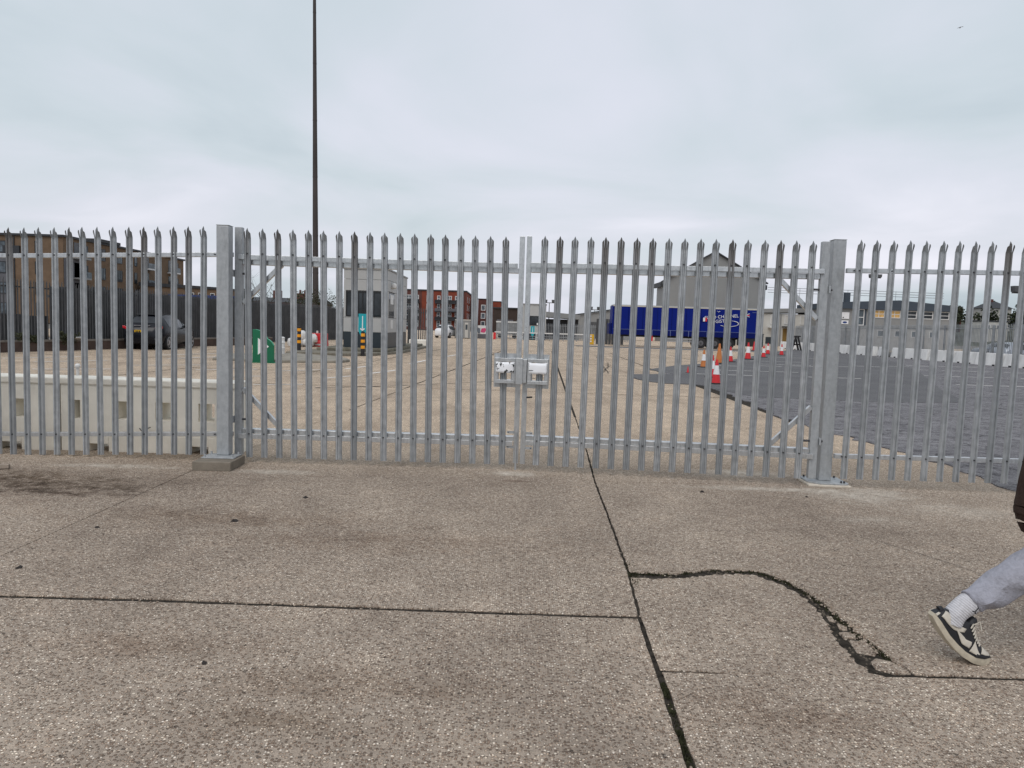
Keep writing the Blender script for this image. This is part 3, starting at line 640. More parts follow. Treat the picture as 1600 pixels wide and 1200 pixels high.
for i in range(10): MB().box(i*1.2, i*1.2+1.19, 0, .04+.01*(i % 2), 0, 1.35+.05*((i*5) % 3)).build('sheet', M_FENCED, T)
far_fence('palisade_fence', 'short grey palisade fence beside the grey kiosk', (-6.9, 47.6), (-5.55, 47.2), 2.55, M_FENCED, .15, .075)
T = thing('concrete_block', 'rounded pale concrete block at the foot of the short fence by the kiosk', 'block', (-5.95, 46.9, 0))
MB().prism([(-.75, -.25), (.35, -.25), (.42, .0), (.35, .25), (-.75, .25)], 0, .5).build('block', M_BARR, T, bevel=.06)

# ------------------------------------------------------------------ cars
def make_car(name, label, paint, loc, rz, L=4.13, W=1.77, H=1.56, parts=True):
    T = thing(name, label, 'car', loc, rz)
    # stations front(+x) to rear: x, z_low, z_belt, z_top, halfw_belt, halfw_top
    st = [(-.5, .42, .62, .72, .62, .45), (-.485, .28, .70, .95, .80, .62), (-.46, .24, .80, 1.03, .90, .72), (-.43, .22, .98, 1.16, .95, .66), (-.37, .22, 1.02, 1.42, .98, .60), (-.30, .22, 1.02, 1.52, 1.0, .64),
          (-.18, .22, 1.0, 1.56, 1.0, .66), (-.02, .22, .98, 1.555, 1.0, .66), (.10, .22, .97, 1.48, 1.0, .64), (.19, .22, .96, 1.28, .99, .66), (.27, .22, .95, 1.05, .98, .74), (.36, .22, .90, .98, .97, .78), (.44, .23, .80, .90, .92, .74), (.485, .28, .66, .76, .80, .64), (.5, .4, .58, .66, .62, .5)]
    hw = W/2; sz = H/1.56; rings = []
    for x, zl, zb, zt, wb, wt in st:
        half = [(wb*hw*.86, zl), (wb*hw*.98, zl+.10), (wb*hw, (zl+zb)/2), (wb*hw*.985, zb), (wt*hw+(wb*hw-wt*hw)*.22, zb+(zt-zb)*.72), (wt*hw*.9, zb+(zt-zb)*.96), (wt*hw*.45, zt)]
        rings.append([(x*L, -y, z*sz) for y, z in half]+[(x*L, y, z*sz) for y, z in half[::-1]])
    n = len(rings[0]); b = MB(); b.add([p for r_ in rings for p in r_], [(i*n+j, i*n+(j+1) % n, (i+1)*n+(j+1) % n, (i+1)*n+j) for i in range(len(rings)-1) for j in range(n)]+[tuple(range(n)), tuple(range((len(rings)-1)*n, len(rings)*n))[::-1]])
    b.build('body', paint, T, smooth=True)
    def panel(nm, i0, i1, j0, j1, mt, off=.012):
        b = MB(); q = []
        for i in range(i0, i1+1):
            for j in range(j0, j1+1):
                p = Vector(rings[i][j % n]); c = Vector((p.x, 0, .8*sz)); d = (p-c).normalized(); q.append(p+d*off+Vector((-off if i < 5 else 0, 0, 0)))
        m_ = j1-j0+1; b.add(q, [(a*m_+c, a*m_+c+1, (a+1)*m_+c+1, (a+1)*m_+c) for a in range(i1-i0) for c in range(m_-1)]); o = b.build(nm, mt, T); so = o.modifiers.new('t', 'SOLIDIFY'); so.thickness = .006; return o
    for j in ((3, 4), (9, 10)):
        panel('side_window', 5, 6, *j, M_GLASS); panel('side_window', 6, 7, *j, M_GLASS); panel('side_window', 7, 9, *j, M_GLASS)
    panel('rear_window', 3, 4, 4, 9, M_GLASS, .014); panel('windscreen', 8, 10, 5, 8, M_GLASS)
    for x in (-.305*L, .305*L):
        for s_ in (-1, 1):
            wh = MB().tube([(x, s_*(hw-.20), .33), (x, s_*(hw+.012), .33)], .335, 20).build('wheel', M_TYRE, T, smooth=True)
            MB().tube([(x, s_*(hw+.0125), .33), (x, s_*(hw+.02), .33)], .10, 12).build('hub', M_ALLOY, wh)
            sp = MB()
            for q in range(5):
                t = q*1.2566; sp.bar((x+.06*math.cos(t), s_*(hw+.016), .33+.06*math.sin(t)), (x+.225*math.cos(t), s_*(hw+.016), .33+.225*math.sin(t)), .06, .012, (0, 1, 0))
            sp.tube([(x+.235*math.cos(t*.349), s_*(hw+.016), .33+.235*math.sin(t*.349)) for t in range(19)], .014, 6, False)
            sp.build('rim', M_ALLOY, wh)
    if parts:
        for s_ in (-1, 1):
            MB().prism([(s_*.50, .90), (s_*.62, .86), (s_*.82, .93), (s_*.84, 1.04), (s_*.70, 1.0), (s_*.55, .97)], -L*.472, -L*.43, 'x').build('tail_lamp', M_LAMP, T, bevel=.01)
            MB().box(-.02*L+.55, -.02*L+.72, s_*hw-.06 if s_ > 0 else s_*hw-.16, s_*hw+.16 if s_ > 0 else s_*hw+.06, .98, 1.12).build('door_mirror', paint, T, bevel=.03)
            for x0 in (-.16, .09): MB().box(x0*L, x0*L+.16, s_*hw*1.0-.004, s_*hw*1.0+.012, .86, .885).build('door_handle', M_FRAME, T)
        MB().box(-L*.497, -L*.47, -.27, .27, .74, .86).build('number_plate', M_PLATE, T)
        for i in range(6): MB().box(-L*.4985, -L*.4975, -.22+i*.075+.02*(i > 2), -.175+i*.075+.02*(i > 2), .765, .835).build('plate_character', M_FRAME, T)
        MB().box(-L*.497, -L*.47, -.62, .62, .47, .50).build('bumper_strip', mat('bumper_grey', (.08, .085, .09), .5), T)
        MB().box(-L*.47, -L*.455, -.35, .35, 1.04, 1.065).build('boot_trim', M_ALLOY, T)
        MB().box(-L*.482, -L*.47, -.05, .05, .93, .99).build('boot_badge', M_ALLOY, T)
        MB().box(-.33*L, .05*L, -.5, .5, H-.004, H+.006).build('roof_sheen_panel', mat('roof_sheen', (.16, .165, .18), .25, .2, 0), T)  # paler panel puts the sky's sheen on the roof into its colour
    return T
make_car('parked_car', 'black hatchback with yellow rear plate parked by the dark fence', M_CARB, (-16.35, 33.75, 0), R(93))
make_car('parked_car', 'small white car parked far off before the grey cabin', M_CARW, (-7.7, 84.0, -.004), R(75), 3.9, 1.7, 1.5, False)
make_car('parked_car', 'silver car half hidden behind the grey fence at the right edge', M_CARS, (38.0, 54.5, 0), R(10), 4.3, 1.8, 1.5, False)
make_car('parked_car', 'dark grey car behind the grey fence beside the office block', M_CARG, (42.5, 63.5, 0), R(170), 4.3, 1.8, 1.5, False)

# ------------------------------------------------------------------ traffic island and kiosk
T = thing('traffic_island', 'mossy raised concrete island with stepped kerb under the kiosk', 'island')
MB().prism([(-9.9, 31.6), (-7.6, 31.4), (-6.2, 32.8), (-5.55, 36), (-5.45, 46.5), (-9.3, 46.5)], -.01, .13).build('kerb', mat('mossy_kerb', (.19, .175, .14), .9, 0, .3, 3, .3, 20, .2, .5), T, bevel=.03)
MB().prism([(-9.2, 34.0), (-5.95, 34.0), (-5.75, 36), (-5.7, 45.8), (-9.0, 45.8)], .131, .27).build('upper_step', mat('mossy_step', (.16, .15, .115), .9, 0, .35, 3, .3, 20, .2, .5), T, bevel=.03)
T = thing('traffic_island', 'low flat concrete island under the green arrow board', 'island')
MB().prism([(-10.6, 25.6), (-8.0, 25.3), (-6.2, 26.2), (-6.1, 27.2), (-7.0, 29.5), (-9.5, 31.0), (-11.2, 29.0)], -.01, .10).build('kerb', mat('pale_kerb', (.27, .25, .21), .9, 0, .25, 3, .3, 20, .2, .4), T, bevel=.03)
K = thing('kiosk', 'light grey clad kiosk with black windows and dark plinth', 'kiosk', (-8.19, 35.0, .27))
W, Dp, HH = 2.12, 6.2, 3.74
MB().box(.06, W-.06, .06, Dp-.06, .0, HH-.05).build('core', M_CLADD, K)
rz_ = [(.76, 1.46), (2.74, 3.26), (3.275, HH)]
for z0, z1 in rz_:
    MB().box(0, W, 0, .055, z0, z1).build('wall_panel', M_CLAD, K, bevel=.006)
    MB().box(W-.055, W, .06, 2.4, z0, z1).build('wall_panel', M_CLAD, K, bevel=.006); MB().box(W-.055, W, 2.415, Dp, z0, z1).build('wall_panel', M_CLAD, K, bevel=.006)
for x0, x1 in ((0, .10), (.42, .66), (1.16, 1.40), (1.84, W)): MB().box(x0, x1, 0, .055, 1.475, 2.725).build('wall_panel', M_CLAD, K)
for y0, y1 in ((.06, .25), (1.9, Dp)): MB().box(W-.055, W, y0, y1, 1.475, 2.725).build('wall_panel', M_CLAD, K)
MB().box(-.01, W+.01, -.02, .054, 1.461, 1.474).build('sill', M_CLAD, K)
MB().box(.01, W-.01, .01, Dp, .02, .745).build('plinth', M_NAVY, K)
MB().box(-.04, W+.04, -.04, Dp+.04, HH+.001, HH+.07).build('roof', M_CLADD, K)
for x0, x1 in ((.11, .41), (.67, 1.15), (1.41, 1.83)):
    wi = MB().ring(x0, x1, 1.50, 2.70, .0, .05, .05).build('window', M_FRAME, K); MB().box(x0+.05, x1-.05, .03, .04, 1.55, 2.65).build('pane', M_GLASS, wi)
    if x1-x0 > .45: MB().box((x0+x1)/2-.025, (x0+x1)/2+.025, .0, .05, 1.55, 2.65).build('mullion', M_FRAME, wi)
for i, x in enumerate((.80, .99)): MB().box(x, x+.06, .05, .055, 1.65, 2.0).build('bottle_inside', M_PWHITE, K)
wi = MB().box(W-.05, W-.002, .27, 1.88, 1.50, 2.70).build('window', M_FRAME, K); MB().box(W-.0019, W+.004, .36, 1.79, 1.57, 2.63).build('pane', M_GLASS, wi)
MB().box(W+.005, W+.012, .70, 1.55, 2.15, 2.6).build('notice_paper', M_PWHITE, K); MB().box(W+.001, W+.01, .9, 1.5, .95, 1.38).build('wall_notice', M_PWHITE, K)
MB().lathe([(.02, -.16), (.14, -.10), (.17, 0), (.14, .10), (.02, .16)], 12, (W+.10, 1.1, 3.05)).build('bulkhead_lamp', M_PWHITE, K, smooth=True)
MB().box(W, W+.09, 1.05, 1.15, 2.98, 3.1).build('lamp_bracket', M_FRAME, K)
# striped bollards
def bollard(label, x, y, z=0.):
    T = thing('striped_bollard', label, 'bollard', (x, y, z), 0, 'black and amber bollards')
    h = 1.08; prof = [(.09, 0), (.09, .30)]
    MB().lathe([(.088, 0), (.088, h-.06), (.082, h), (.03, h+.02)], 14).build('post', M_BLACK, T, smooth=True)
    for z0 in (.33, .60, .87): MB().lathe([(.092, z0), (.092, z0+.13)], 14).build('amber_band', M_YEL, T, smooth=True)
bollard('black and amber striped bollard in front of the red barrier', -9.78, 33.2, .13)
bollard('black and amber striped bollard below the teal sign of the kiosk', -6.66, 32.2, .0)
def down_sign(label, loc, s=1.0, rz=0.):
    T = thing('lane_sign', label, 'sign', loc, rz, 'teal downward arrow signs')
    MB().prism([(-.19*s, 0), (-.03*s, -.34*s), (.0, -.34*s), (.19*s, 0), (.19*s, .78*s), (-.19*s, .78*s)], -.02, .02, 'y').build('board', M_TEAL, T, bevel=.006)
    MB().prism([(-.025*s, .10*s), (.025*s, .10*s), (.018*s, .68*s), (-.018*s, .68*s)], -.027, -.021, 'y').build('arrow_shaft', M_WREF, T)
    MB().prism([(0, .0), (.11*s, .08*s), (.10*s, .13*s), (0, .085*s), (-.10*s, .13*s), (-.11*s, .08*s)], -.034, -.0275, 'y').build('arrow_head', M_WREF, T)
    MB().box(-.03, .03, .021, .06, -loc[2]+(.13 if s == 1 else 0), .5*s).build('stem', M_TEAL, T)
down_sign('teal sign with white downward arrow in front of the grey kiosk', (-6.90, 33.25, 1.10))
# green arrow board
T = thing('arrow_board', 'green board with a curved top and white arrow pointing right', 'sign', (-8.93, 24.9, 0), .03)
pf = [(0, 0), (.72, 0), (.72, .60), (.66, .70), (.60, .76), (.55, .80), (.50, .82), (.46, .90), (.42, 1.0), (.34, 1.06), (.22, 1.11), (.10, 1.135), (0, 1.125)]
MB().prism(pf, 0, .10, 'y').build('board', M_GREEN, T, bevel=.006)
MB().prism([(.16, .28), (.185, .28), (.185, .85), (.16, .85)], -.012, -.001, 'y').build('arrow_edge', M_GREENE, T)
MB().prism([(.19, .28), (.56, .565), (.19, .85)], -.012, -.001, 'y').build('white_arrow', M_WREF, T)
MB().box(-.06, .86, -.09, .22, -.001, .03).build('foot_plate', M_GREEN, T)
bed = MB()
for (x0, z0), (x1, z1) in zip(pf[2:-1], pf[3:]): bed.bar((x0, .05, z0+.003), (x1, .05, z1+.003), .105, .012)
bed.build('edge_trim', M_GREENE, T)
T = thing('marker_post', 'white ribbed plastic marker post between the arrow board and the bollard', 'post', (-9.5, 29.9, .10))
MB().lathe([(.09, 0), (.11, .22), (.12, .24), (.10, .26), (.10, .42), (.12, .44), (.12, .48), (.10, .5), (.10, .62), (.11, .66), (.06, .70)], 14).build('post', M_PWHITE, T, smooth=True)
T = thing('rubble_sacks', 'heap of off-white rubble sacks by the dark hoarding', 'sacks', (-12.3, 41.5, 0))
for i, (x, y, z, s_) in enumerate(((0, 0, .28, .42), (.5, .1, .25, .38), (.2, .05, .62, .36), (-.35, .2, .2, .3), (.75, .3, .45, .3))):
    b = MB(); rr = random.Random(i+50); b.lathe([(s_*.4, -.26), (s_*.9, -.18), (s_, 0), (s_*.85, .18), (s_*.35, .28)], 12, (x, y, z)); b.v = [(p[0]+rr.uniform(-.04, .04), p[1]+rr.uniform(-.04, .04), p[2]+rr.uniform(-.04, .04)) for p in b.v]
    b.build('sack', M_PWHITE, T, smooth=True)
T = thing('plastic_barrier', 'red plastic water-filled barrier beside the striped bollard', 'barrier', (-11.9, 42.3, 0))
MB().prism([(-.25, 0), (.25, 0), (.25, .2), (.12, .35), (.12, .78), (-.12, .78), (-.12, .35), (-.25, .2)], 0, 1.1, 'x').build('barrier_body', M_REDP, T, bevel=.02)
MB().box(.2, .9, -.26, -.255, .08, .17).build('reflective_strip', M_WREF, T); MB().lathe([(.06, .781), (.06, .92)], 10, (.5, 0, 0)).build('lamp', M_PWHITE, T)
# tall mast
T = thing('light_mast', 'very tall tapered brown mast rising behind the gate into the cloud', 'mast', (-19.02, 70.0, 0))
T.rotation_euler = (0, -.0135, 0)
sg = [0, 6, 9.5, 15.0, 20.2, 25.4, 30.0, 35.5]
for i in range(len(sg)-1):
    r_ = lambda z: .315-.0053*z
    MB().lathe([(r_(sg[i])+.006, sg[i]), (r_(sg[i])+.006, sg[i]+.12), (r_(sg[i]+.12), sg[i]+.121), (r_(sg[i+1])-.004, sg[i+1]-.002)], 12).build('mast_section', M_MAST, T, smooth=True)
MB().lathe([(.5, 0), (.5, .25), (.36, .3), (.36, .5)], 12).build('base_flange', M_MAST, T)
MB().lathe([(.9, 35.5), (1.1, 35.6), (1.1, 35.9), (.3, 36.1)], 16).build('lamp_ring', M_MAST, T)
for i in range(6):
    t = i*1.047; MB().box(1.0*math.cos(t)-.2, 1.0*math.cos(t)+.2, 1.0*math.sin(t)-.2, 1.0*math.sin(t)+.2, 35.1, 35.45).build('floodlight', M_FENCEG, T)

# ------------------------------------------------------------------ foliage
def foliage(name, parent, c, r, n, leaf, mt, seed, squash=1.0, clumps=7):
    rr = random.Random(seed); b = MB(); cl = []
    for _ in range(clumps):
        while True:
            p = Vector((rr.uniform(-1, 1), rr.uniform(-1, 1), rr.uniform(-1, 1)))
            if p.length < 1: break
        cl.append((Vector((p.x*r[0]*.75, p.y*r[1]*.75, p.z*r[2]*.75)), rr.uniform(.28, .55)))
    for _ in range(n):
        cc, cs = rr.choice(cl); v = Vector((rr.gauss(0, 1), rr.gauss(0, 1), rr.gauss(0, 1))).normalized()*(rr.random()**.45)
        p = Vector(c)+cc+Vector((v.x*r[0]*cs, v.y*r[1]*cs, v.z*r[2]*cs))
        u = Vector((rr.uniform(-1, 1), rr.uniform(-1, 1), rr.uniform(-.6, .6))).normalized(); w_ = u.cross(Vector((rr.uniform(-1, 1), rr.uniform(-1, 1), rr.uniform(-1, 1)))).normalized(); s_ = leaf*rr.uniform(.6, 1.4)
        b.add([p-u*s_, p+w_*s_*.55, p+u*s_, p-w_*s_*.55], [(0, 1, 2, 3)])
    return b.build(name, mt, parent)
def limbs(parent, h, r, seed, n=7, spread=.5, mt=M_BARK, name='trunk', twig=True):
    rr = random.Random(seed); b = MB()
    b.tube([(0, 0, 0), (rr.uniform(-.05, .05)*h, 0, h*.5), (rr.uniform(-.08, .08)*h, rr.uniform(-.05, .05)*h, h)], [r, r*.7, r*.25], 8)
    for i in range(n):
        z = h*rr.uniform(.3, .85); a = rr.uniform(0, 6.28); l = h*spread*rr.uniform(.5, 1.); p0 = Vector((0, 0, z)); p1 = p0+Vector((math.cos(a)*l*.6, math.sin(a)*l*.6, l*.5)); p2 = p1+Vector((math.cos(a+.4)*l*.35, math.sin(a+.4)*l*.35, l*.5))
        b.tube([p0, p1, p2], [r*.4, r*.25, r*.08], 5)
        if twig:
            for j in range(5):
                q = p0.lerp(p2, rr.uniform(.4, 1)); e_ = q+Vector((rr.uniform(-.3, .3), rr.uniform(-.3, .3), rr.uniform(.1, .5)))*l; b.tube([q, e_], [r*.10, r*.04], 4)
    return b.build(name, mt, parent)
def shrub(label, x, y, h, wd, seed, bare=False, mt=M_LEAFD, n=900, leaf=.10, z=0.):
    T = thing('shrub', label, 'shrub', (x, y, z), 0, 'scrub behind the dark fence')
    limbs(T, h*.85, .06, seed, 9, .45, name='stems')
    if not bare: foliage('foliage', T, (0, 0, h*.62), (wd, wd*.7, h*.42), n, leaf, mt, seed)
    return T
shrub('dense dark ivy-like shrub above the hoarding, right of the left gate post', -18.0, 47.0, 3.75, 1.5, 1, n=2200, leaf=.09)
shrub('bare twiggy shrub just right of the left gate post', -19.6, 46.0, 4.0, .9, 2, True)
shrub('thin bare shrub left of the row of chimney pots', -18.2, 53.0, 4.3, 1.0, 3, n=350, leaf=.06)
shrub('brown scrubby hedge left of the tall mast', -17.2, 59.0, 3.7, 1.8, 4, n=1700, leaf=.09, mt=M_LEAF2)
shrub('twiggy shrub right behind the foot of the tall mast', -17.5, 66.0, 4.4, 1.5, 5, n=900, leaf=.08, mt=M_LEAF2)
shrub('bare branched shrub between the tall mast and the kiosk', -15.0, 66.5, 4.0, 1.6, 6, n=700, leaf=.08, mt=M_LEAF2)
shrub('low green shrub at the foot of the tall mast', -17.2, 63.4, 1.4, .9, 8, n=1200, leaf=.09, mt=M_LEAF2)
for i, (x, y, s_, lb) in enumerate(((-18.55, 27.1, .5, 'weedy clump on the low wall at the left edge'), (-18.0, 29.0, .45, 'weedy clump on the low wall beside the white dish'), (-17.2, 33.6, .4, 'weedy clump behind the black car'))):
    T = thing('weed_clump', lb, 'weeds', (x+.25, y, .1), 0, 'weeds along the low wall'); foliage('foliage', T, (0, 0, .45), (.25, 1.0, .30), 500, .05, M_LEAF2, 20+i); limbs(T, .6, .012, 30+i, 5, .5, name='stems', twig=False)

# ------------------------------------------------------------------ buildings on the left
def window(parent, x0, x1, z0, z1, y, fr=M_FRAME, gl=M_GLASS, mull=0, t=.08, sill=False, bars=0):
    w_ = MB().ring(x0, x1, z0, z1, y-.07, y-.002, t).build('window', fr, parent); MB().box(x0+t, x1-t, y-.035, y-.004, z0+t, z1-t).build('pane', gl, w_)
    for i in range(mull): xm = x0+(x1-x0)*(i+1)/(mull+1); MB().box(xm-t*.4, xm+t*.4, y-.065, y-.036, z0+t, z1-t).build('mullion', fr, w_)
    for i in range(bars): zm = z0+(z1-z0)*(i+1)/(bars+1); MB().box(x0+t, x1-t, y-.062, y-.036, zm-t*.4, zm+t*.4).build('glazing_bar', fr, w_)
    if sill: MB().box(x0-.05, x1+.05, y-.12, y-.003, z0-.1, z0-.002).build('sill', M_WFR, w_)
    return w_
B = thing('apartment_block', 'brown brick apartment block with dark windows behind the left fence', 'building', (-63, 102, 0), 0)
MB().box(-34, 0, 0, 37, 0, 12.0).build('wall', M_BROWN, B); MB().box(-34.2, .25, -.25, 37.2, 12.001, 12.3).build('roof', M_ROOF, B)
MB().box(-3.2, .5, 8, 14, 12.301, 12.75).build('roof_box', M_ROOF, B)
MB().box(-34, -7.3, -.05, -.002, .0, 10.3).build('grey_panel', M_GREYB, B); MB().box(-34, -1.9, -.06, -.003, 9.6, 10.65).build('dark_band', M_ROOF, B) if False else None
for k in range(4):
    z = 1.1+k*2.85
    for x in (-5.6, -3.9): window(B, x, x+.75, z, z+1.7, 0, mull=0)
    window(B, -9.6, -7.9, z, z+1.6, -.05, gl=M_GLASSB)
MB().box(-6.85, -6.7, -.12, -.004, 0, 11.9).build('downpipe', M_ROOF, B)
MB().box(-8.2, -5.9, -.3, -.005, 9.5, 10.6).build('dark_loggia', M_ROOF, B)
SB = bpy.data.objects.new('side_elevation', None); C.objects.link(SB); SB.parent = B; SB.rotation_euler = (0, 0, R(90)); SB.location = (0, 0, 0)
MB().box(.15, 4.2, -.06, -.002, 0, 9.9).build('grey_panel', M_GREYB, SB)
for k in range(4):
    z = 1.0+k*2.85
    for x, w_, mu in ((1.0, .8, 0), (4.9, 1.0, 1), (9.2, 1.3, 1), (13.4, 1.9, 2), (19.0, .9, 0), (26.2, 1.6, 1), (33.6, 1.2, 0)):
        window(SB, x, x+w_, z, z+1.8, 0 if x > 4 else -.06, mull=mu, gl=M_GLASSB if (k+int(x)) % 3 else M_GLASS)
    if k:
        for x in (2.2, 21.5, 30.6):
            bl = MB().box(x, x+2.6, -1.2, -.01, z-.35, z-.12).build('balcony', M_WFR if x > 20 else M_CLADD, SB)
            MB().box(x, x+2.6, -1.2, -1.15, z-.119, z+.75).build('balcony_glass', M_GLASSB, bl); MB().box(x+.3, x+2.3, -.06, -.003, z-.1, z+2.0).build('balcony_door', M_GLASS, bl)
MB().box(17.9, 18.05, -.12, -.004, 0, 11.9).build('downpipe', M_ROOF, SB)
B = thing('apartment_block', 'lower brown brick block beyond the end of the tall apartment block', 'building', (-62, 121, 0))
MB().box(0, 14, 0, 12, 0, 6.35).build('wall', M_BROWN, B); MB().prism([(-.2, 6.36), (14.2, 6.10), (14.2, 6.45), (-.2, 7.0)], -.2, 12, 'y').build('roof', M_ROOF, B)
for x in (8.2, 9.6, 11.6): window(B, x, x+.7, 4.2, 5.5, 0, M_WFR)
B = thing('site_container', 'blue sheeted container just above the dark hoarding', 'container', (-35.6, 75, 0)); MB().box(0, 7.2, 0, 2.4, 0, 3.75).build('body', M_BLUEP, B)
for i in range(24): MB().box(i*.3, i*.3+.15, -.04, -.002, .1, 3.65).build('rib', M_BLUEP, B)
B = thing('terrace_house', 'distant dark brick terrace roof with a row of chimney pots', 'house', (-33.0, 100, 0))
MB().box(-8, 6, 0, 8, 0, 3.9).build('wall', M_REDD, B); MB().prism([(-.4, 3.9), (8.4, 3.9), (4, 4.6)], -8.2, 6.2, 'x').build('roof', M_ROOF, B)
ch = MB().box(1.5, 3.6, 3.4, 4.4, 4.0, 5.3).build('chimney', M_REDD, B)
for x in (1.75, 2.5, 3.2): MB().lathe([(.16, 5.301), (.13, 5.8)], 10, (x, 3.9, 0)).build('chimney_pot', M_REDD, ch)
ch = MB().box(-1.2, -.2, 3.4, 4.4, 4.0, 5.6).build('chimney', M_REDD, B)

# ------------------------------------------------------------------ red brick flats and yard clutter in the middle distance
B = thing('red_flats', 'red brick block of flats with white windows right of the kiosk', 'building', (-34.3, 200, 0))
MB().box(0, 21.0, 0, 42, 0, 10.6).build('wall', M_RED, B); MB().box(-.2, 21.2, -.2, 42.2, 10.601, 10.95).build('roof', M_ROOF, B)
MB().box(.0, 8.9, -.06, -.002, 0, 10.5).build('dark_bay', M_REDD, B); MB().box(19.7, 20.9, -.06, -.002, 0, 10.5).build('dark_bay', M_REDD, B)
for k in range(4):
    z = .8+k*2.28
    for x, w_, mu in ((1.2, 1.5, 1), (4.6, 1.5, 1), (6.6, 1.5, 1), (10.2, 1.5, 1), (13.1, .9, 0), (15.9, 1.2, 1), (18.0, 1.7, 2)): window(B, x, x+w_, z, z+1.75, -.06 if x < 8.9 else 0, M_WFR, M_GLASSB, mu, .16, bars=1)
    if k:
        for x0, x1 in ((3.6, 8.4), (12.6, 20.0)):
            bl = MB().box(x0, x1, -1.3, -.07, z-.42, z-.16).build('balcony', M_ROOF, B); MB().box(x0, x1, -1.3, -1.24, z-.159, z+.55).build('balcony_rail', M_FRAME if k % 2 else M_GREYB, bl)
SB = bpy.data.objects.new('side_elevation', None); C.objects.link(SB); SB.parent = B; SB.rotation_euler = (0, 0, R(90)); SB.location = (21.0, 0, 0)
for k in range(4):
    for y in (5.5, 13.0, 24.0, 34.0): window(SB, y, y+1.2, 1.0+k*2.28, 2.6+k*2.28, 0, M_WFR, M_GLASSB, 0, .14)
B = thing('red_flats', 'smaller red brick block of flats left of the gate opening', 'building', (-10.7, 215, 0))
MB().box(0, 3.3, 0, 24, 0, 9.3).build('wall', M_REDD, B); MB().box(-.15, 3.45, -.15, 24, 9.301, 9.5).build('roof', M_ROOF, B); MB().box(3.301, 6.6, 2.0, 24, 0, 8.75).build('gable_face', M_RED, B); MB().box(3.46, 6.75, 1.9, 24, 8.751, 8.95).build('roof', M_ROOF, B)
for k in range(3): window(B, .9, 2.2, 1.2+k*2.4, 2.9+k*2.4, 0, M_WFR, M_GLASSB, 0, .2)
B = thing('low_shed', 'long dark brown low building behind the grey gate booth', 'building', (-5.2, 180, 0))
MB().box(0, 9, 0, 10, 0, 5.9).build('wall', M_DKBRN, B); MB().box(-.2, 9.2, -.3, 10, 5.901, 6.2).build('roof', M_ROOF, B)
for x in (1, 3.4, 5.8): MB().box(x, x+1.6, -.06, -.002, 2.6, 3.2).build('vent_strip', M_GREYB, B)
B = thing('site_cabin', 'grey portable cabin with a white door behind the white car', 'cabin', (-6.65, 83, -.004), .06)
MB().box(0, 1.72, 0, 4, .05, 2.05).build('body', M_CLADD, B); MB().box(-.05, 1.78, -.05, 4, 2.051, 2.16).build('roof', M_CLADL, B)
dr = MB().box(1.08, 1.45, -.03, -.002, .1, 1.8).build('door', M_CLADL, B); MB().box(1.14, 1.39, -.04, -.031, 1.0, 1.6).build('pane', M_GLASSB, dr); MB().box(.7, .85, -.02, -.002, 1.4, 1.6).build('notice', M_WREF, B)
for x in (.2, .45): MB().box(x, x+.03, -.015, -.002, .1, 1.95).build('rib', M_CLAD, B)
B = thing('banner_panel', 'white banner panel with pink and dark print beside the portable cabin', 'banner', (-4.25, 86, -.004))
MB().box(0, 1.4, 0, .12, .0, 1.55).build('panel', M_PWHITE, B); MB().box(.0, 1.4, -.015, -.001, .0, .55).build('dark_print', M_GREYB, B); MB().prism([(.35, .75), (.8, .7), (1.05, 1.05), (.9, 1.25), (.45, 1.2)], -.015, -.001, 'y').build('pink_print', M_PINK, B); MB().prism([(.0, .6), (.3, .6), (.3, 1.2), (.0, 1.3)], -.015, -.001, 'y').build('grey_print', M_CARG, B)
B = thing('box_trailer', 'grey slatted trailer with white rails behind the swing barrier', 'trailer', (-2.2, 92, -.004))
MB().box(0, 2.9, 0, 2.2, .5, 2.0).build('body', M_FENCEG, B); MB().box(-.05, 2.95, -.05, 2.25, 2.001, 2.18).build('top_rail', M_PWHITE, B)
for i in range(9): MB().box(.1+i*.31, .16+i*.31, -.04, -.002, .5, 2.0).build('slat', M_CLADD, B)
for x in (.5, 2.3): MB().tube([(x, .05, .3), (x, .3, .3)], .3, 12).build('wheel', M_TYRE, B)
B = thing('swing_barrier', 'long white horizontal swing barrier far across the yard', 'barrier', (-2.2, 84.6, -.004))
MB().box(0, 11.4, 0, .08, .80, .92).build('arm', M_PWHITE, B)
for i in range(8): MB().box(.2+i*1.55, .28+i*1.55, .01, .07, 0, .799).build('post', M_FENCEG, B)
for z in (.2, .45): MB().box(0, 11.4, .02, .05, z, z+.06).build('rail', M_FENCEG, B)
MB().box(-.15, .15, -.05, .12, 0, .79).build('counterweight', M_REDP, B)
# second booth, canopy and shed
B = thing('gate_booth', 'pale grey booth with a black window, seen through the gate opening', 'kiosk', (.86, 88, 0))
MB().box(0, 3.0, 0, 4, .9, 4.2).build('wall', M_CLAD, B); MB().box(.02, 2.98, .02, 4, 0, .899).build('plinth', M_NAVY, B); MB().box(-.06, 3.06, -.06, 4, 4.201, 4.35).build('roof', M_CLADD, B)
window(B, 1.02, 2.1, 1.75, 2.88, 0, mull=1); MB().box(.35, .37, -.012, -.001, .9, 4.2).build('panel_seam', M_CLADD, B); MB().box(1.9, 2.05, -.09, -.071, 1.8, 2.05).build('white_notice', M_WREF, B)
down_sign('teal sign with white downward arrow before the far grey booth', (2.25, 86.4, .75), 1.15)
for x, lb in ((.98, 'small white bollard left of the far teal sign'), (2.72, 'small white bollard right of the far teal sign')):
    T = thing('small_bollard', lb, 'bollard', (x, 85.9, -.004), 0, 'small white bollards'); MB().lathe([(.12, 0), (.12, .42), (.09, .46), (.09, .54), (.12, .58), (.11, .72), (.04, .78)], 12).build('post', M_PWHITE, T, smooth=True)
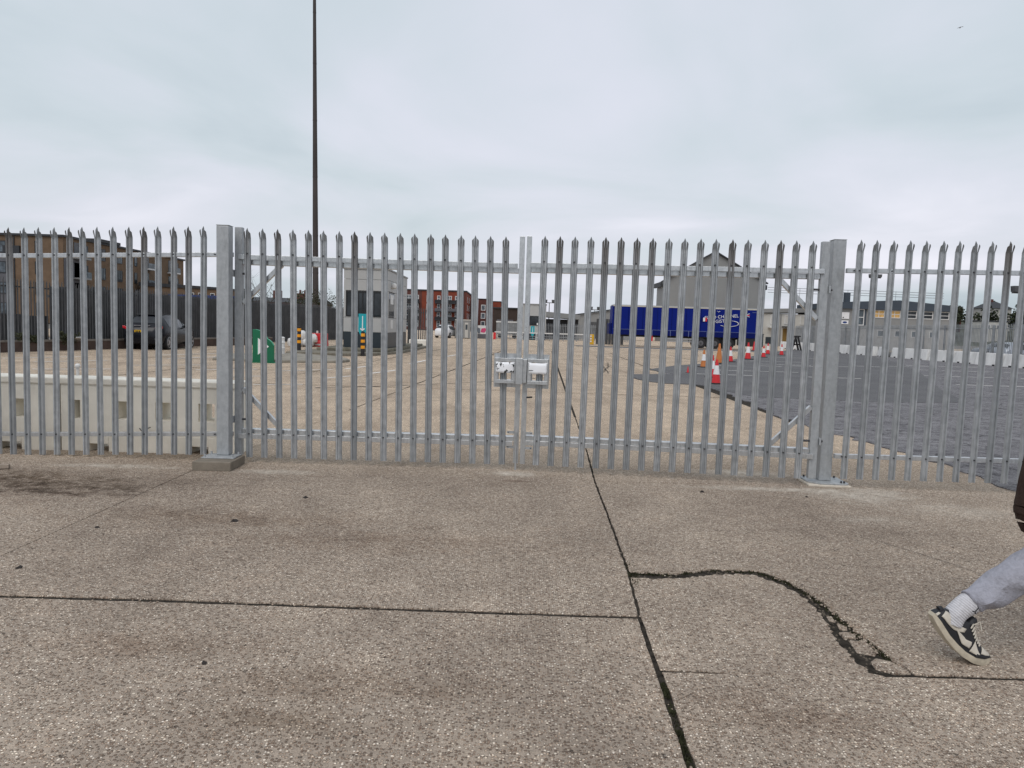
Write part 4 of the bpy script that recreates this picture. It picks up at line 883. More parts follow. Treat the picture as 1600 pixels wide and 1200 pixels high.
B = thing('canopy_building', 'long low grey building with an open dark front right of the gate opening', 'building', (4.0, 95, 0))
MB().prism([(0, 2.95), (4.6, 2.70), (4.6, 3.30), (0, 3.62)], 0, 6, 'y').build('fascia', M_CLADD, B); MB().box(0, 4.6, 2.0, 6, 0, 2.69).build('back_wall', M_ROOF, B)
for x in (0, 1.45, 3.0, 4.4): MB().box(x, x+.14, .05, .2, 0, 2.69).build('column', M_CLADD, B)
far_fence('palisade_fence', 'grey palisade fence below the low grey building', (4.0, 93.5), (15.0, 92.0), 2.1, M_FENCEG, .22, .10)
B = thing('store_shed', 'grey store shed with a shallow gable behind the yellow unit', 'building', (8.9, 110, 0))
MB().prism([(0, 0), (9.5, 0), (9.5, 3.6), (6.2, 4.5), (0, 3.45)], 0, 10, 'y').build('wall', M_CLADD, B); MB().bar((0, -.1, 3.55), (6.2, -.1, 4.6), .3, .18).build('verge', M_ROOF, B); MB().bar((6.2, -.1, 4.6), (9.6, -.1, 3.65), .3, .18).build('verge', M_ROOF, B)
MB().box(2.2, 3.6, -.06, -.002, 0, 2.6).build('roller_door', M_FENCED, B)
B = thing('dark_gate_pier', 'dark grey steel screen between the store shed and the lorry trailer', 'screen', (8.5, 75.0, -.004), .05)
for i in range(9): MB().box(i*.32, i*.32+.28, 0, .05, 0, 2.6).build('screen_panel', M_FENCED, B)
T = thing('yellow_unit', 'yellow plastic barrier unit with white labels left of the trailer', 'barrier', (7.5, 72, 0))
MB().prism([(-.22, 0), (.22, 0), (.20, .6), (.12, 1.0), (-.12, 1.0), (-.20, .6)], 0, .45, 'x').build('body', M_YELP, T, bevel=.03)
for z in (.25, .5, .75): MB().box(.05, .22, -.235, -.215, z, z+.13).build('label', M_WREF, T)
def lamp_post(label, x, y, h, r=.09):
    T = thing('lamp_post', label, 'lamp post', (x, y, 0), 0, 'distant floodlight posts')
    MB().lathe([(r*1.6, 0), (r*1.3, .8), (r*.7, h)], 8).build('column', M_FENCED, T, smooth=True); MB().box(-.9, .9, -.06, .06, h+.001, h+.12).build('crossarm', M_FENCED, T)
    for x_ in (-.85, .45): MB().prism([(x_, h+.13), (x_+.45, h+.13), (x_+.5, h+.6), (x_-.05, h+.6)], -.3, .25, 'y').build('floodlight', M_FENCED, T)
lamp_post('thin lamp post with twin floodlights above the low grey building', 6.2, 130, 5.9)
lamp_post('tall lamp post with twin floodlights above the office roof', 54.9, 112, 10.6, .14)
lamp_post('lamp post cut by the right edge of the picture', 41.6, 60, 5.5)
lamp_post('tiny lamp post left of the blue trailer', 14.3, 130, 4.9, .06)

# ------------------------------------------------------------------ gabled shed and the blue trailer
B = thing('gabled_shed', 'tall grey gabled shed rising behind the blue trailer', 'building', (22.3, 110, 0))
MB().prism([(0, 0), (15.2, 0), (15.2, 9.2), (7.5, 13.55), (0, 9.0)], 0, 5, 'y').build('wall', M_CLADD, B)
for p0, p1 in (((-.35, -.15, 8.93), (7.5, -.15, 13.66)), ((7.5, -.15, 13.66), (15.55, -.15, 9.12))): MB().bar(p0, p1, .5, .18).build('verge', M_ROOF, B)
for x in (-.5, 15.25): MB().box(x, x+.25, -.2, 5, 8.2, 8.9).build('gutter_box', M_ROOF, B)
for i in range(14): MB().box(.9+i*1.02, .93+i*1.02, -.012, -.001, 0, 8.8).build('sheet_seam', M_CLADD, B)
for x in (5.7, 9.2): MB().box(x, x+.5, -.02, -.001, 11.2, 11.9).build('vent', M_CLADD, B)
T = thing('lorry_trailer', 'dark blue curtain-sided lorry trailer with white lettering', 'trailer', (9.35, 69.0, .012), R(-2.0))
TL = 13.8
MB().box(.06, TL-.06, .06, 2.44, 1.15, 3.85).build('body', M_BLUED, T)
np_ = 10
for i in range(np_):                                  # curtain sections between the pillars
    x0, x1 = .1+i*(TL-.2)/np_, .1+(i+1)*(TL-.2)/np_; vs = []; q = 8
    for j in range(q+1):
        u = j/q; vs += [(x0+.02+(x1-x0-.04)*u, .02-.025*math.sin(u*math.pi)-.006*math.sin(u*22), z) for z in (1.62, 3.72)]
    MB().add(vs, [(2*j, 2*j+2, 2*j+3, 2*j+1) for j in range(q)]).build('curtain', M_BLUE, T, smooth=True)
MB().box(.05, TL-.05, -.012, .05, 1.10, 1.585).build('curtain_hem', M_BLUED, T)
MB().box(.02, TL-.02, -.02, .0, 1.588, 1.615).build('hem_line', M_LBLUE, T)
for i in range(24): MB().box(.3+i*.57, .34+i*.57, -.022, -.013, 1.06, 1.585).build('strap', M_LBLUE if i % 3 == 0 else M_BLUED, T)
MB().box(0, TL, -.01, 2.5, 3.735, 3.86).build('roof_rail', M_CREAM, T)
MB().box(0, TL, .0, 2.48, 3.861, 3.90).build('roof', M_CARS, T)
MB().box(-.05, .055, 0, 2.5, 1.1, 3.80).build('headboard', M_BLUE, T); MB().box(-.30, -.051, .1, 2.4, 1.1, 2.15).build('front_unit', M_BLUED, T, bevel=.04)
MB().box(TL-.055, TL+.05, 0, 2.5, 1.1, 3.84).build('rear_doors', M_BLUED, T)
MB().box(.3, TL-.2, .75, 1.75, .92, 1.09).build('chassis', M_BLACK, T)
for i, x in enumerate((8.35, 9.66, 10.97)):
    for y in (.02, 2.08):
        wh = MB().tube([(x, y, .50), (x, y+.38, .50)], .50, 22).build('wheel', M_TYRE, T, smooth=True); MB().tube([(x, y-.012, .5), (x, y+.05, .5)], [.24, .27], 14).build('rim', M_GREYB, wh); MB().tube([(x, y-.05, .5), (x, y-.013, .5)], .10, 10).build('hub', M_FENCED, wh)
    MB().box(x-.55, x+.55, .0, .40, 1.02, 1.05).build('mudguard', M_BLACK, T)
MB().box(7.7, 11.7, .45, .60, .35, 1.0).build('underside_shade', M_BLACK, T); MB().box(11.8, 13.6, .05, .30, .40, 1.09).build('rear_underside_shade', M_BLACK, T); MB().box(4.6, 7.5, .05, .10, .55, .62).build('side_guard', M_ALLOY, T); MB().box(4.6, 7.5, .05, .10, .80, .87).build('side_guard', M_ALLOY, T)  # black boxes behind and aft of the wheels stand in for underside shade
for x in (4.9, 7.2): MB().box(x, x+.06, .101, .16, .5, 1.09).build('guard_bracket', M_BLACK, T)
for y in (.35, 2.0): MB().box(3.5, 3.62, y, y+.12, .0, 1.09).build('landing_leg', M_BLACK, T)
MB().box(3.55, 3.85, .1, .3, .55, 1.05).build('red_suzie_box', M_REDP, T); MB().box(12.4, 13.2, .8, 1.7, .45, .60).build('underrun_bar', M_ALLOY, T)
rx = (R(90), 0, 0)
text('lettering', 'EURO CHANNEL', .42, M_WREF, T, (10.15, -.055, 3.02), (R(90), R(-5), 0)); text('lettering', 'LOGISTICS', .42, M_WREF, T, (10.05, -.055, 2.60), (R(90), R(-5), 0))
def flag(x, z, cols, par):
    for i, c in enumerate(cols): MB().box(x+i*.19, x+i*.19+.188, -.062, -.045, z, z+.36).build('flag_band', c, par)
flag(8.25, 2.55, (M_BLUED, M_WREF, M_REDP), T)
uf = MB().box(12.05, 12.75, -.060, -.045, 3.07, 3.42).build('flag_field', M_BLUEP, T)
MB().box(12.05, 12.75, -.066, -.0605, 3.20, 3.29).build('flag_cross', M_REDP, uf); MB().box(12.35, 12.45, -.072, -.0665, 3.07, 3.42).build('flag_cross', M_REDP, uf)
for a, c in (((12.06, -.0635, 3.08), (12.74, -.0635, 3.41)), ((12.06, -.0635, 3.41), (12.74, -.0635, 3.08))): MB().bar(a, c, .006, .05).build('flag_saltire', M_WREF, uf)
pts = [(8.9+.1*i+1.2, -.06, 2.22-.10*math.sin(math.pi*i/14)) for i in range(15)]; MB().tube(pts, .022, 5).build('logo_swoosh', M_WREF, T)
pts = [(11.0+.75*math.sin(t*.22), -.06, 2.42+.26*math.cos(t*.22)) for t in range(0, 13)]; MB().tube(pts, [.006+.032*math.sin(math.pi*i/12) for i in range(13)], 5).build('logo_swoosh', M_WREF, T)
for x, z, s_ in ((9.85, 3.46, .14), (9.40, 3.36, .11)):
    MB().tube([(x-s_, -.06, z+s_*.7), (x-s_*.4, -.06, z+s_*.35), (x, -.06, z), (x+s_*.4, -.06, z+s_*.4), (x+s_, -.06, z+s_*.8)], .018, 5).build('logo_bird', M_WREF, T)
MB().box(13.0, 13.4, -.06, -.045, 3.5, 3.53).build('small_mark', M_LBLUE, T)

# ------------------------------------------------------------------ cones
def cone(label, x, y, h=.75, c1=M_REDP, bands=2, z=.022, tilt=0):
    T = thing('traffic_cone', label, 'cone', (x, y, z), random.Random(int(x*10)).uniform(0, 1.5), 'cones along the patched asphalt'); s_ = h/.75
    r = lambda q: .135-.105*q
    MB().prism([(-.19*s_, -.19*s_), (.19*s_, -.19*s_), (.19*s_, .19*s_), (-.19*s_, .19*s_)], 0, .035*s_).build('base', M_BLACK, T, bevel=.008)
    def seg(nm, m_, q0, q1, ex=0.): MB().lathe([((r(q0)+ex)*s_, (.036+q0*.71)*s_), ((r(q1)+ex)*s_, (.036+q1*.71)*s_)], 16).build(nm, m_, T, smooth=True)
    if bands == 2: seg('lower_cone', c1, 0, .36); seg('reflective_sleeve', M_WREF, .361, .74, .003); seg('cone_tip', c1, .741, 1)
    else: seg('lower_cone', c1, 0, .6); seg('cone_tip', c1, .601, 1)
for a in (('tall red and white cone, nearest of the cones inside the gate', 5.96, 21.2, .72), ('red and white cone just behind the nearest cone', 6.66, 24.2, .75),
          ('small plain red cone standing alone on the asphalt lobe', 6.43, 26.6, .24, M_REDP, 1), ('plain faded orange cone behind the two nearest cones', 10.1, 35.6, .98, M_ORANGE, 1),
          ('short orange and white cone left of the plain orange cone', 8.2, 31.2, .75, M_ORANGE), ('red and white cone in front of the trailer wheels', 11.4, 38.1, .80),
          ('red and white cone in front of the trailer lettering', 13.8, 42.7, 1.0), ('plain red cone close to the rear of the trailer', 22.2, 67.1, .85, M_REDP, 1, .0),
          ('red and white cone, left of the pair by the trailer rear', 16.3, 47.3, .78), ('red and white cone, right of the pair by the trailer rear', 19.4, 55.4, .85),
          ('red and white cone alone, rightmost of the cones', 19.9, 53.9, .82)):
    cone(*a)

# ------------------------------------------------------------------ right hand barriers, fence, office
rb = random.Random(9); y = 39.5; i = 0
names = ['frontmost', 'second nearest', 'third nearest', 'fourth nearest', 'fifth nearest', 'sixth nearest', 'seventh nearest', 'eighth nearest', 'ninth nearest', 'tenth nearest', 'eleventh nearest', 'twelfth nearest', 'thirteenth nearest', 'fourteenth nearest', 'fifteenth nearest', 'farthest']
for i in range(16):
    y = 38.6+i*2.72; x = 29.9+rb.uniform(-.10, .10)+.025*i
    skew = i == 7
    T = thing('white_barrier', names[i]+' white concrete barrier in the row along the right side of the lot' if not skew else 'white concrete barrier pushed askew with its dark end showing, in the right-hand row', 'barrier', (x-(.55 if skew else 0), y, .014), R(90)+rb.uniform(-.02, .02)-(.30 if skew else 0), 'white barriers along the lot')
    MB().prism([(-.30, 0), (-.28, .12), (-.17, .78), (.17, .78), (.28, .12), (.30, 0)], .0, 2.5, 'x').build('barrier_body', M_BARRW, T, bevel=.02)
    for xx in (.55, 1.75): MB().box(xx, xx+.22, -.32, .32, .001, .09).build('fork_slot', M_BLACK, T)
    if skew: MB().prism([(-.27, .02), (-.16, .76), (.16, .76), (.27, .02)], -.012, -.001, 'x').build('dark_end', M_BLACK, T)
    MB().tube([(1.25, 0, .78), (1.25, 0, .80)], .05, 8).build('lifting_eye', M_FENCED, T)
T = thing('trestle', 'black timber A-frame trestle in front of the far white barriers', 'trestle', (28.6, 73.5, .022))
for s_ in (-1, 1):
    for y in (0, .7): MB().bar((s_*.48, y, 0), (s_*.10, y, 1.35), .12, .16).build('leg', M_BLACK, T)
    MB().bar((s_*.28, -.09, .55), (-s_*.28, -.09, .62), .05, .1).build('brace', M_BLACK, T)
MB().box(-.34, .34, -.1, .8, 1.351, 1.47).build('top_beam', M_BLACK, T)
MB().bar((1.75, .3, .6), (2.9, .3, .06), .2, .14).build('fallen_leg', M_BLACK, None) if False else None
far_fence('palisade_fence', 'grey palisade fence behind the white barriers on the right', (31.6, 34.0), (33.2, 86.0), 2.7, M_FENCEG, .16, .065, bay=2.9)
B = thing('office_block', 'two storey grey office with a dark slate fascia behind the right fence', 'building', (39.6, 90, 0))
MB().box(0, 14.1, 0, 12, 0, 5.0).build('wall', M_CLADD, B)
MB().prism([(-.2, 5.0), (14.2, 5.0), (14.2, 5.72), (7.6, 6.2), (-.2, 5.75)], -.35, 12, 'y').build('fascia', M_SLATE, B)
MB().box(0, 14.1, -.05, -.002, 0, 2.72).build('lower_wall', M_CLAD, B)
for i, x in enumerate((4.55, 6.5, 8.5, 10.5, 12.5)):
    window(B, x, x+1.45, 4.0, 4.95, 0, M_WFR, M_WARM if i in (0, 1) else M_GLASS, 1 if i < 2 else 0, .09, bars=1)
for x in (5.2, 7.4, 9.4, 11.6): window(B, x, x+1.3, 1.7, 2.5, -.05, M_WFR, M_GLASSB, 0, .08)
st = MB().ring(2.6, 3.5, 3.0, 5.0, -.08, -.002, .10).build('stair_window', M_WFR, B); MB().box(2.7, 3.4, -.05, -.003, 3.1, 4.9).build('pane', M_GLASSB, st); MB().box(2.7, 3.4, -.075, -.051, 3.95, 4.05).build('glazing_bar', M_WFR, st); MB().box(3.51, 3.75, -.07, -.002, 3.0, 5.0).build('dark_jamb', M_SLATE, B)
s1 = MB().box(.75, 1.65, -.07, -.002, 3.75, 4.55).build('wall_sign', M_WREF, B); MB().box(.85, 1.0, -.078, -.071, 3.85, 3.97).build('sign_mark', M_FRAME, s1)
s1 = MB().box(.72, 1.6, -.07, -.002, 3.10, 3.55).build('wall_sign', M_WREF, B); MB().prism([(.85+.3+.28*math.cos(t*.5236), 3.32+.13*math.sin(t*.5236)) for t in range(12)], -.078, -.071, 'y').build('oval_mark', M_BLUEP, s1)
MB().box(.8, 2.0, -.08, -.051, .3, 2.3).build('door', M_CLADD, B)
for z in (6.7, 7.0, 7.3): MB().tube([(-8, 1.5, z+.1), (14, 1.5, z)], .03, 4).build('roof_rail', M_FENCEG, B)
for x in (-7, -4, -1, 2, 5, 8, 11, 13.8): MB().tube([(x, 1.5, 5.7), (x, 1.5, 7.4)], .025, 4).build('rail_post', M_FENCEG, B)
MB().box(1.3, 1.9, .5, 1.1, 5.76, 7.0).build('chimney', M_SLATE, B)
lt = MB()
for s_ in (-.35, .35):
    lt.tube([(.2+s_, 2.2, 5.7), (.2+s_*.4, 2.2, 9.4)], .03, 4)
for j in range(9): z = 5.8+j*.4; lt.tube([(.2-.34+.02*j, 2.2, z), (.2+.34-.02*j, 2.2, z+.4)], .02, 4); lt.tube([(.2+.34-.02*j, 2.2, z), (.2-.34+.02*j, 2.2, z+.4)], .02, 4)
lt.build('lattice_aerial', M_FENCEG, B)
B = thing('pale_annexe', 'cream rendered annexe with ochre door left of the office block', 'building', (31.0, 98, 0))
MB().box(0, 12.0, 0, 8, 0, 4.35).build('wall', M_CLADL, B); MB().prism([(-.2, 4.36), (12.2, 4.75), (12.2, 5.35), (-.2, 4.85)], -.3, 8, 'y').build('fascia', M_CLADD, B)
MB().box(6.6, 12, -.06, -.002, 0, 2.45).build('grey_lower_wall', M_CLAD, B)
for x in (3.4, 5.3, 7.4, 9.6): window(B, x, x+1.2, 3.0, 4.2, 0, M_WFR, M_CLADL, 1, .09)
MB().box(5.15, 5.7, -.05, -.002, .3, 2.4).build('ochre_door', M_BRASS, B); MB().box(2.9, 4.2, -.05, -.002, .3, 1.2).build('dark_hatch', M_NAVY, B); MB().box(3.1, 4.0, -.9, -.003, 2.45, 2.6).build('door_hood', M_PWHITE, B); MB().box(5.0, 5.9, -.9, -.003, 2.55, 2.7).build('door_hood', M_ROOF, B)
for x in (4.7, 6.45): MB().box(x, x+.18, -.1, -.003, 0, 4.35).build('downpipe', M_CLADD, B)
T = thing('equipment_box', 'dark green equipment box behind the trailer end', 'box', (28.3, 88, .0)); MB().box(0, 1.9, 0, 1, 0, 1.5).build('body', M_NAVY, T, bevel=.04); MB().box(-.04, 1.94, -.04, 1.04, 1.501, 1.58).build('lid', M_NAVY, T)
# hill with houses
hp = []; NX, NY = 26, 12; rh = random.Random(3)
for j in range(NY+1):
    for i in range(NX+1):
        x = 120+i*12; y = 215+j*22; u = max(0, min(1, (x-138)/60)); v = math.sin(min(1, j/6)*math.pi/2); hp.append((x, y, -.3+11.5*(u*u*(3-2*u))*v+rh.uniform(-.4, .4)*(v > 0)))
h = MB().add(hp, [(j*(NX+1)+i, j*(NX+1)+i+1, (j+1)*(NX+1)+i+1, (j+1)*(NX+1)+i) for j in range(NY) for i in range(NX)]).build('hill', M_HILL, smooth=True); struct(h)
def tree(label, x, y, z, h, wd, seed, mt=M_LEAFD, n=700, leaf=.45):
    T = thing('tree', label, 'tree', (x, y, z), 0, 'trees on the far hill'); limbs(T, h*.7, h*.03, seed, 6, .35, name='trunk', twig=False); foliage('crown', T, (0, 0, h*.62), (wd, wd*.8, h*.40), n, leaf, mt, seed, clumps=9)
for i, (x, y, z, h, wd, lb) in enumerate(((150, 255, 1.0, 10.5, 5, 'dark rounded tree at the left foot of the far hill'), (157, 262, 2.5, 10, 5, 'dark tree below the flat-topped house on the hill'), (163, 268, 4.5, 10.5, 6, 'spreading dark tree beside the flat-topped house'),
                                       (169, 262, 5.0, 9.5, 5, 'dark tree between the two hill houses'), (173, 252, 5.0, 8, 5, 'low dark tree before the hipped-roof house'), (184, 262, 8, 9, 6, 'dark tree right of the hipped-roof house'), (192, 270, 9, 9, 6, 'dark tree on the hill past the picture edge'), (179, 275, 8, 9.5, 5, 'dark tree behind the hipped-roof house'))):
    tree(lb, x, y, z, h, wd, 60+i)
def house(label, x, y, z, w_, h, hip, wall=M_CLADL):
    B = thing('hill_house', label, 'house', (x, y, z), .1, 'houses on the far hill'); MB().box(0, w_, 0, 8, -3, h).build('wall', wall, B)
    if hip: MB().add([(-.5, -.5, h), (w_+.5, -.5, h), (w_+.5, 8.5, h), (-.5, 8.5, h), (w_*.35, 4, h+2.6), (w_*.65, 4, h+2.6)], [(0, 1, 5, 4), (1, 2, 5), (2, 3, 4, 5), (3, 0, 4), (3, 2, 1, 0)]).build('roof', M_ROOF, B); MB().box(w_*.4, w_*.5, 3.6, 4.4, h+2, h+3.4).build('chimney', M_REDD, B)
    else: MB().box(-.2, w_+.2, -.2, 8.2, h+.001, h+.4).build('roof', M_ROOF, B)
    for k in range(2): window(B, w_*.15+k*w_*.42, w_*.15+k*w_*.42+1.4, h-2.4, h-1.0, 0, M_WFR, M_GLASS, 0, .2)
house('flat-topped brown house on the hill at far right', 160.5, 272, 7.8, 6.5, 6.0, False, M_REDD)
house('pale house with a dark hipped roof at the top of the hill', 172.5, 266, 8.5, 9.0, 5.2, True)
house('low pale house on the lower slope of the hill', 158, 246, 2.0, 9.0, 6.2, False)
house('low gabled house near the right picture edge on the hill', 170.5, 240, 3.2, 8.0, 4.5, True)
# gull
T = thing('gull', 'small grey gull gliding high in the cloud at upper right', 'bird', (34.8, 60, 26.36), .2)
MB().tube([(-.16, .0, -.03), (-.05, 0, 0), (.05, 0, .01), (.14, 0, .0)], [.02, .055, .05, .012], 8).build('body', mat('gull_grey', (.33, .34, .36), .8), T, rot=(0, 0, R(60)))
for s_ in (-1, 1): MB().add([(0, -.06, .02), (s_*.16, -.05, .06*s_+.03), (s_*.34, .0, .10*s_-.01), (s_*.15, .05, .06*s_+.03), (0, .06, .02), (0, 0, 0), (s_*.16, 0, .06*s_)], [(0, 1, 3, 4), (1, 2, 3), (0, 5, 6, 1), (5, 4, 3, 6), (1, 6, 2), (6, 3, 2)]).build('wing', MATS['gull_grey'], T)

# ------------------------------------------------------------------ the walking person at the right edge
M_SKIN = mat('skin', (.42, .26, .19), .55, 0, .08, 8); M_HAIR = mat('dark_hair', (.03, .022, .018), .7, 0, .3, 30)
def knit(name, col, ribs, bump=.5):
    k = NT(name); p = k.pos(); n_ = k.noise(p, 60, 4); c = k.mix(k.ramp(n_, .3, .7), [x*.88 for x in col], [min(1, x*1.1) for x in col])
    if ribs:
        wv = k.n('ShaderNodeTexWave', {'Vector': k.vmap(p, (1, 1, 1), (0, 0, 0), (0, R(-40), 0)), 'Scale': ribs}, bands_direction='Z').outputs['Fac']; k.bump(wv, bump, .004); c = k.mix(k.ramp(wv, 0, .35, .25, 0), c, [x*.6 for x in col])
    else: k.bump(k.noise(k.vmap(p, (1, 1, 1)), 14, 6, .6), .7, .03)
    return k.set(c, .9, 0, .15)
M_TROU = knit('grey_jersey', (.335, .34, .385), 0); M_SOCK = knit('white_ribbed_sock', (.56, .56, .58), 30); M_JACK = knit('dark_brown_jacket', (.045, .028, .022), 0)
M_SHOEB = mat('black_leather', (.016, .017, .02), .5, 0, .1, 40); M_SHOEW = mat('off_white_leather', (.56, .52, .44), .55, 0, .10, 30, 0, 40, .4, .1); M_SOLE = mat('dirty_cream_rubber', (.50, .45, .35), .7, 0, .16, 30, 0, 40, .3, .25)
PY = 3.30
P = thing('person', 'walking person at the right edge in brown jacket, grey trousers and black and white trainers', 'person', (2.62, PY, 0))
def pv(x, y, z): return (x-2.62, y-PY, z)
def cat(pts, n=6):
    out = []; q = [pts[0]]+list(pts)+[pts[-1]]
    for i in range(1, len(q)-2):
        for j in range(n):
            t = j/n; out.append(tuple(.5*((2*q[i][k])+(-q[i-1][k]+q[i+1][k])*t+(2*q[i-1][k]-5*q[i][k]+4*q[i+1][k]-q[i+2][k])*t*t+(-q[i-1][k]+3*q[i][k]-3*q[i+1][k]+q[i+2][k])*t**3) for k in range(len(q[i]))))
    out.append(tuple(pts[-1])); return out
# body: one skinned surface
sk = [('pelvis', 2.62, 3.32, .93, .12, None), ('belly', 2.63, 3.32, 1.08, .115, 0), ('chest', 2.67, 3.32, 1.30, .13, 1), ('neckb', 2.71, 3.32, 1.47, .06, 2), ('neck', 2.73, 3.32, 1.54, .052, 3),
      ('rhip', 2.61, 3.24, .88, .085, 0), ('rknee', 2.46, 3.25, .535, .055, 5), ('rank', 2.125, 3.29, .245, .036, 6), ('lhip', 2.65, 3.41, .88, .085, 0), ('lknee', 2.93, 3.41, .52, .055, 8), ('lank', 2.99, 3.41, .10, .038, 9),
      ('rsh', 2.66, 3.13, 1.40, .055, 2), ('relb', 2.43, 3.08, 1.12, .042, 11), ('rwr', 2.47, 3.12, .88, .028, 12), ('lsh', 2.70, 3.51, 1.40, .055, 2), ('lelb', 2.83, 3.55, 1.14, .042, 14), ('lwr', 3.02, 3.53, 1.00, .028, 15)]
me = bpy.data.meshes.new('body'); me.from_pydata([pv(*s[1:4]) for s in sk], [(i, s[5]) for i, s in enumerate(sk) if s[5] is not None], []); me.materials.append(M_SKIN)
bo = link('body', me, P); sm = bo.modifiers.new('skin', 'SKIN'); sm.use_smooth_shade = True
for i, s in enumerate(sk): me.skin_vertices[0].data[i].radius = (s[4], s[4]); me.skin_vertices[0].data[i].use_root = (i == 0)
ss = bo.modifiers.new('sub', 'SUBSURF'); ss.levels = ss.render_levels = 1
# head with face and hair
hb = MB(); n = 20; vs = []; c0 = (2.765, 3.32, 1.665)
for i in range(15):
    f = i/14*math.pi
    for j in range(n):
        a = 2*math.pi*j/n; x = math.sin(f)*math.cos(a); y = math.sin(f)*math.sin(a); z = math.cos(f)
        X = x*.098; Y = y*.076; Z = z*.122
        if z < 0: X *= 1-.22*(-z) ; Y *= 1-.30*(-z)
        if x > .82 and abs(y) < .25 and -.38 < z < .12: X += .022*(1-abs(z+.18)*2.2)      # nose
        if x > .6 and .08 < z < .24 and .2 < abs(y) < .6: X -= .010                              # eye sockets
        if x > .6 and -.62 < z < -.48 and abs(y) < .35: X += .004                             # lips
        vs.append(pv(c0[0]+X, c0[1]+Y, c0[2]+Z))
hb.add(vs, [(i*n+j, i*n+(j+1) % n, (i+1)*n+(j+1) % n, (i+1)*n+j) for i in range(14) for j in range(n)]); hd = hb.build('head', M_SKIN, P, smooth=True)
for s_ in (-1, 1):
    MB().lathe([(.004, -.011), (.011, -.006), (.012, 0), (.011, .006), (.004, .011)], 8, pv(2.853, 3.32+s_*.033, 1.680)).build('eye', M_FRAME, hd); MB().lathe([(.004, -.03), (.014, -.02), (.017, .005), (.012, .028), (.004, .034)], 8, pv(2.755, 3.32+s_*.077, 1.665)).build('ear', M_SKIN, hd, smooth=True)
MB().box(*[v for a_, b_ in zip(pv(2.842, 3.298, 1.597), pv(2.856, 3.342, 1.604)) for v in (a_, b_)]).build('mouth', mat('lips', (.30, .12, .10), .5), hd)
hr = MB(); vs = []
for i in range(9):
    f = i/8*math.pi*.62
    for j in range(n): a = 2*math.pi*j/n; k_ = 1.0 if math.cos(a) < .35 else .62; ff = f*k_; vs.append(pv(c0[0]-.004+math.sin(ff)*math.cos(a)*.108, c0[1]+math.sin(ff)*math.sin(a)*.086, c0[2]+.006+math.cos(ff)*.130))
hr.add(vs, [(i*n+j, i*n+(j+1) % n, (i+1)*n+(j+1) % n, (i+1)*n+j) for i in range(8) for j in range(n)]); hr.build('hair', M_HAIR, P, smooth=True)
# hands
for s_, wx, wy, wz, dx_, dz_ in ((-1, 2.475, 3.13, .875, .10, -1), (1, 3.02, 3.53, .995, .8, -.5)):
    d = Vector((dx_, 0, dz_)).normalized(); sd_ = Vector((-d.z, 0, d.x)); w0 = Vector(pv(wx, wy, wz)); hb = MB(); hb.tube([w0-d*.02, w0+d*.03, w0+d*.075, w0+d*.09], [.024, .036, .040, .034], 10, True, .55)
    for q, l in enumerate((.066, .076, .072, .056)):
        st_ = w0+d*.08+sd_*(.030-.02*q); hb.tube([st_, st_+d*l*.5+Vector((0, -s_*.004, 0)), st_+d*l*.85+Vector((0, s_*.014, 0)), st_+d*l+Vector((0, s_*.028, 0))], [.0095, .009, .008, .006], 8)
    st_ = w0+d*.03+sd_*.034; hb.tube([st_, st_+d*.028+sd_*.02, st_+d*.058+sd_*.022], [.011, .010, .007], 8)
    hb.build('hand', M_SKIN, P, smooth=True)
# clothing
def wrap(b, pts, seed, amp=.006, n=18, sub=7, caps=True, sq=1.0):
    c = cat(pts, sub); k0 = len(b.v); b.tube([pv(*p[:3]) for p in c], [p[3] for p in c], n, caps, sq); rr = random.Random(seed); ph = [rr.uniform(0, 6.28) for _ in range(6)]
    for q in range(k0, len(b.v)):
        x, y, z = b.v[q]; w_ = amp*(math.sin(38*z+21*x+ph[0])+.7*math.sin(61*x-33*z+40*y+ph[1])+.5*math.sin(90*z+50*y+ph[2])); b.v[q] = (x+w_*.7, y+w_*.8, z+w_*.4)
b = MB(); wrap(b, [(2.60, 3.30, 1.0, .155), (2.60, 3.255, .86, .130), (2.555, 3.25, .70, .105), (2.50, 3.25, .575, .088), (2.40, 3.265, .465, .086), (2.28, 3.285, .368, .076), (2.20, 3.292, .312, .062), (2.172, 3.296, .293, .063), (2.165, 3.297, .288, .056)], 1, .008)
wrap(b, [(2.64, 3.34, 1.0, .15), (2.68, 3.40, .85, .125), (2.80, 3.41, .70, .105), (2.92, 3.41, .53, .085), (2.965, 3.41, .36, .075), (2.98, 3.41, .22, .064), (2.985, 3.41, .17, .062)], 2, .005)
b.build('trousers', M_TROU, P, smooth=True)
b = MB(); wrap(b, [(2.545, 3.30, .625, .10), (2.545, 3.30, .632, .17), (2.555, 3.30, .66, .192), (2.57, 3.30, .72, .200), (2.585, 3.31, .84, .195), (2.61, 3.32, 1.0, .19), (2.64, 3.32, 1.18, .19), (2.67, 3.32, 1.34, .185), (2.70, 3.32, 1.44, .13), (2.725, 3.32, 1.50, .085), (2.735, 3.32, 1.54, .08)], 3, .007, 24)
wrap(b, [(2.67, 3.17, 1.42, .09), (2.55, 3.11, 1.30, .085), (2.425, 3.10, 1.16, .080), (2.405, 3.10, 1.05, .080), (2.41, 3.10, .97, .068), (2.402, 3.10, .905, .078), (2.412, 3.10, .855, .055)], 4, .006)
wrap(b, [(2.70, 3.47, 1.42, .09), (2.76, 3.54, 1.28, .082), (2.83, 3.55, 1.14, .075), (2.93, 3.54, 1.06, .068), (3.0, 3.53, 1.01, .058)], 5, .006)
b.build('jacket', M_JACK, P, smooth=True)
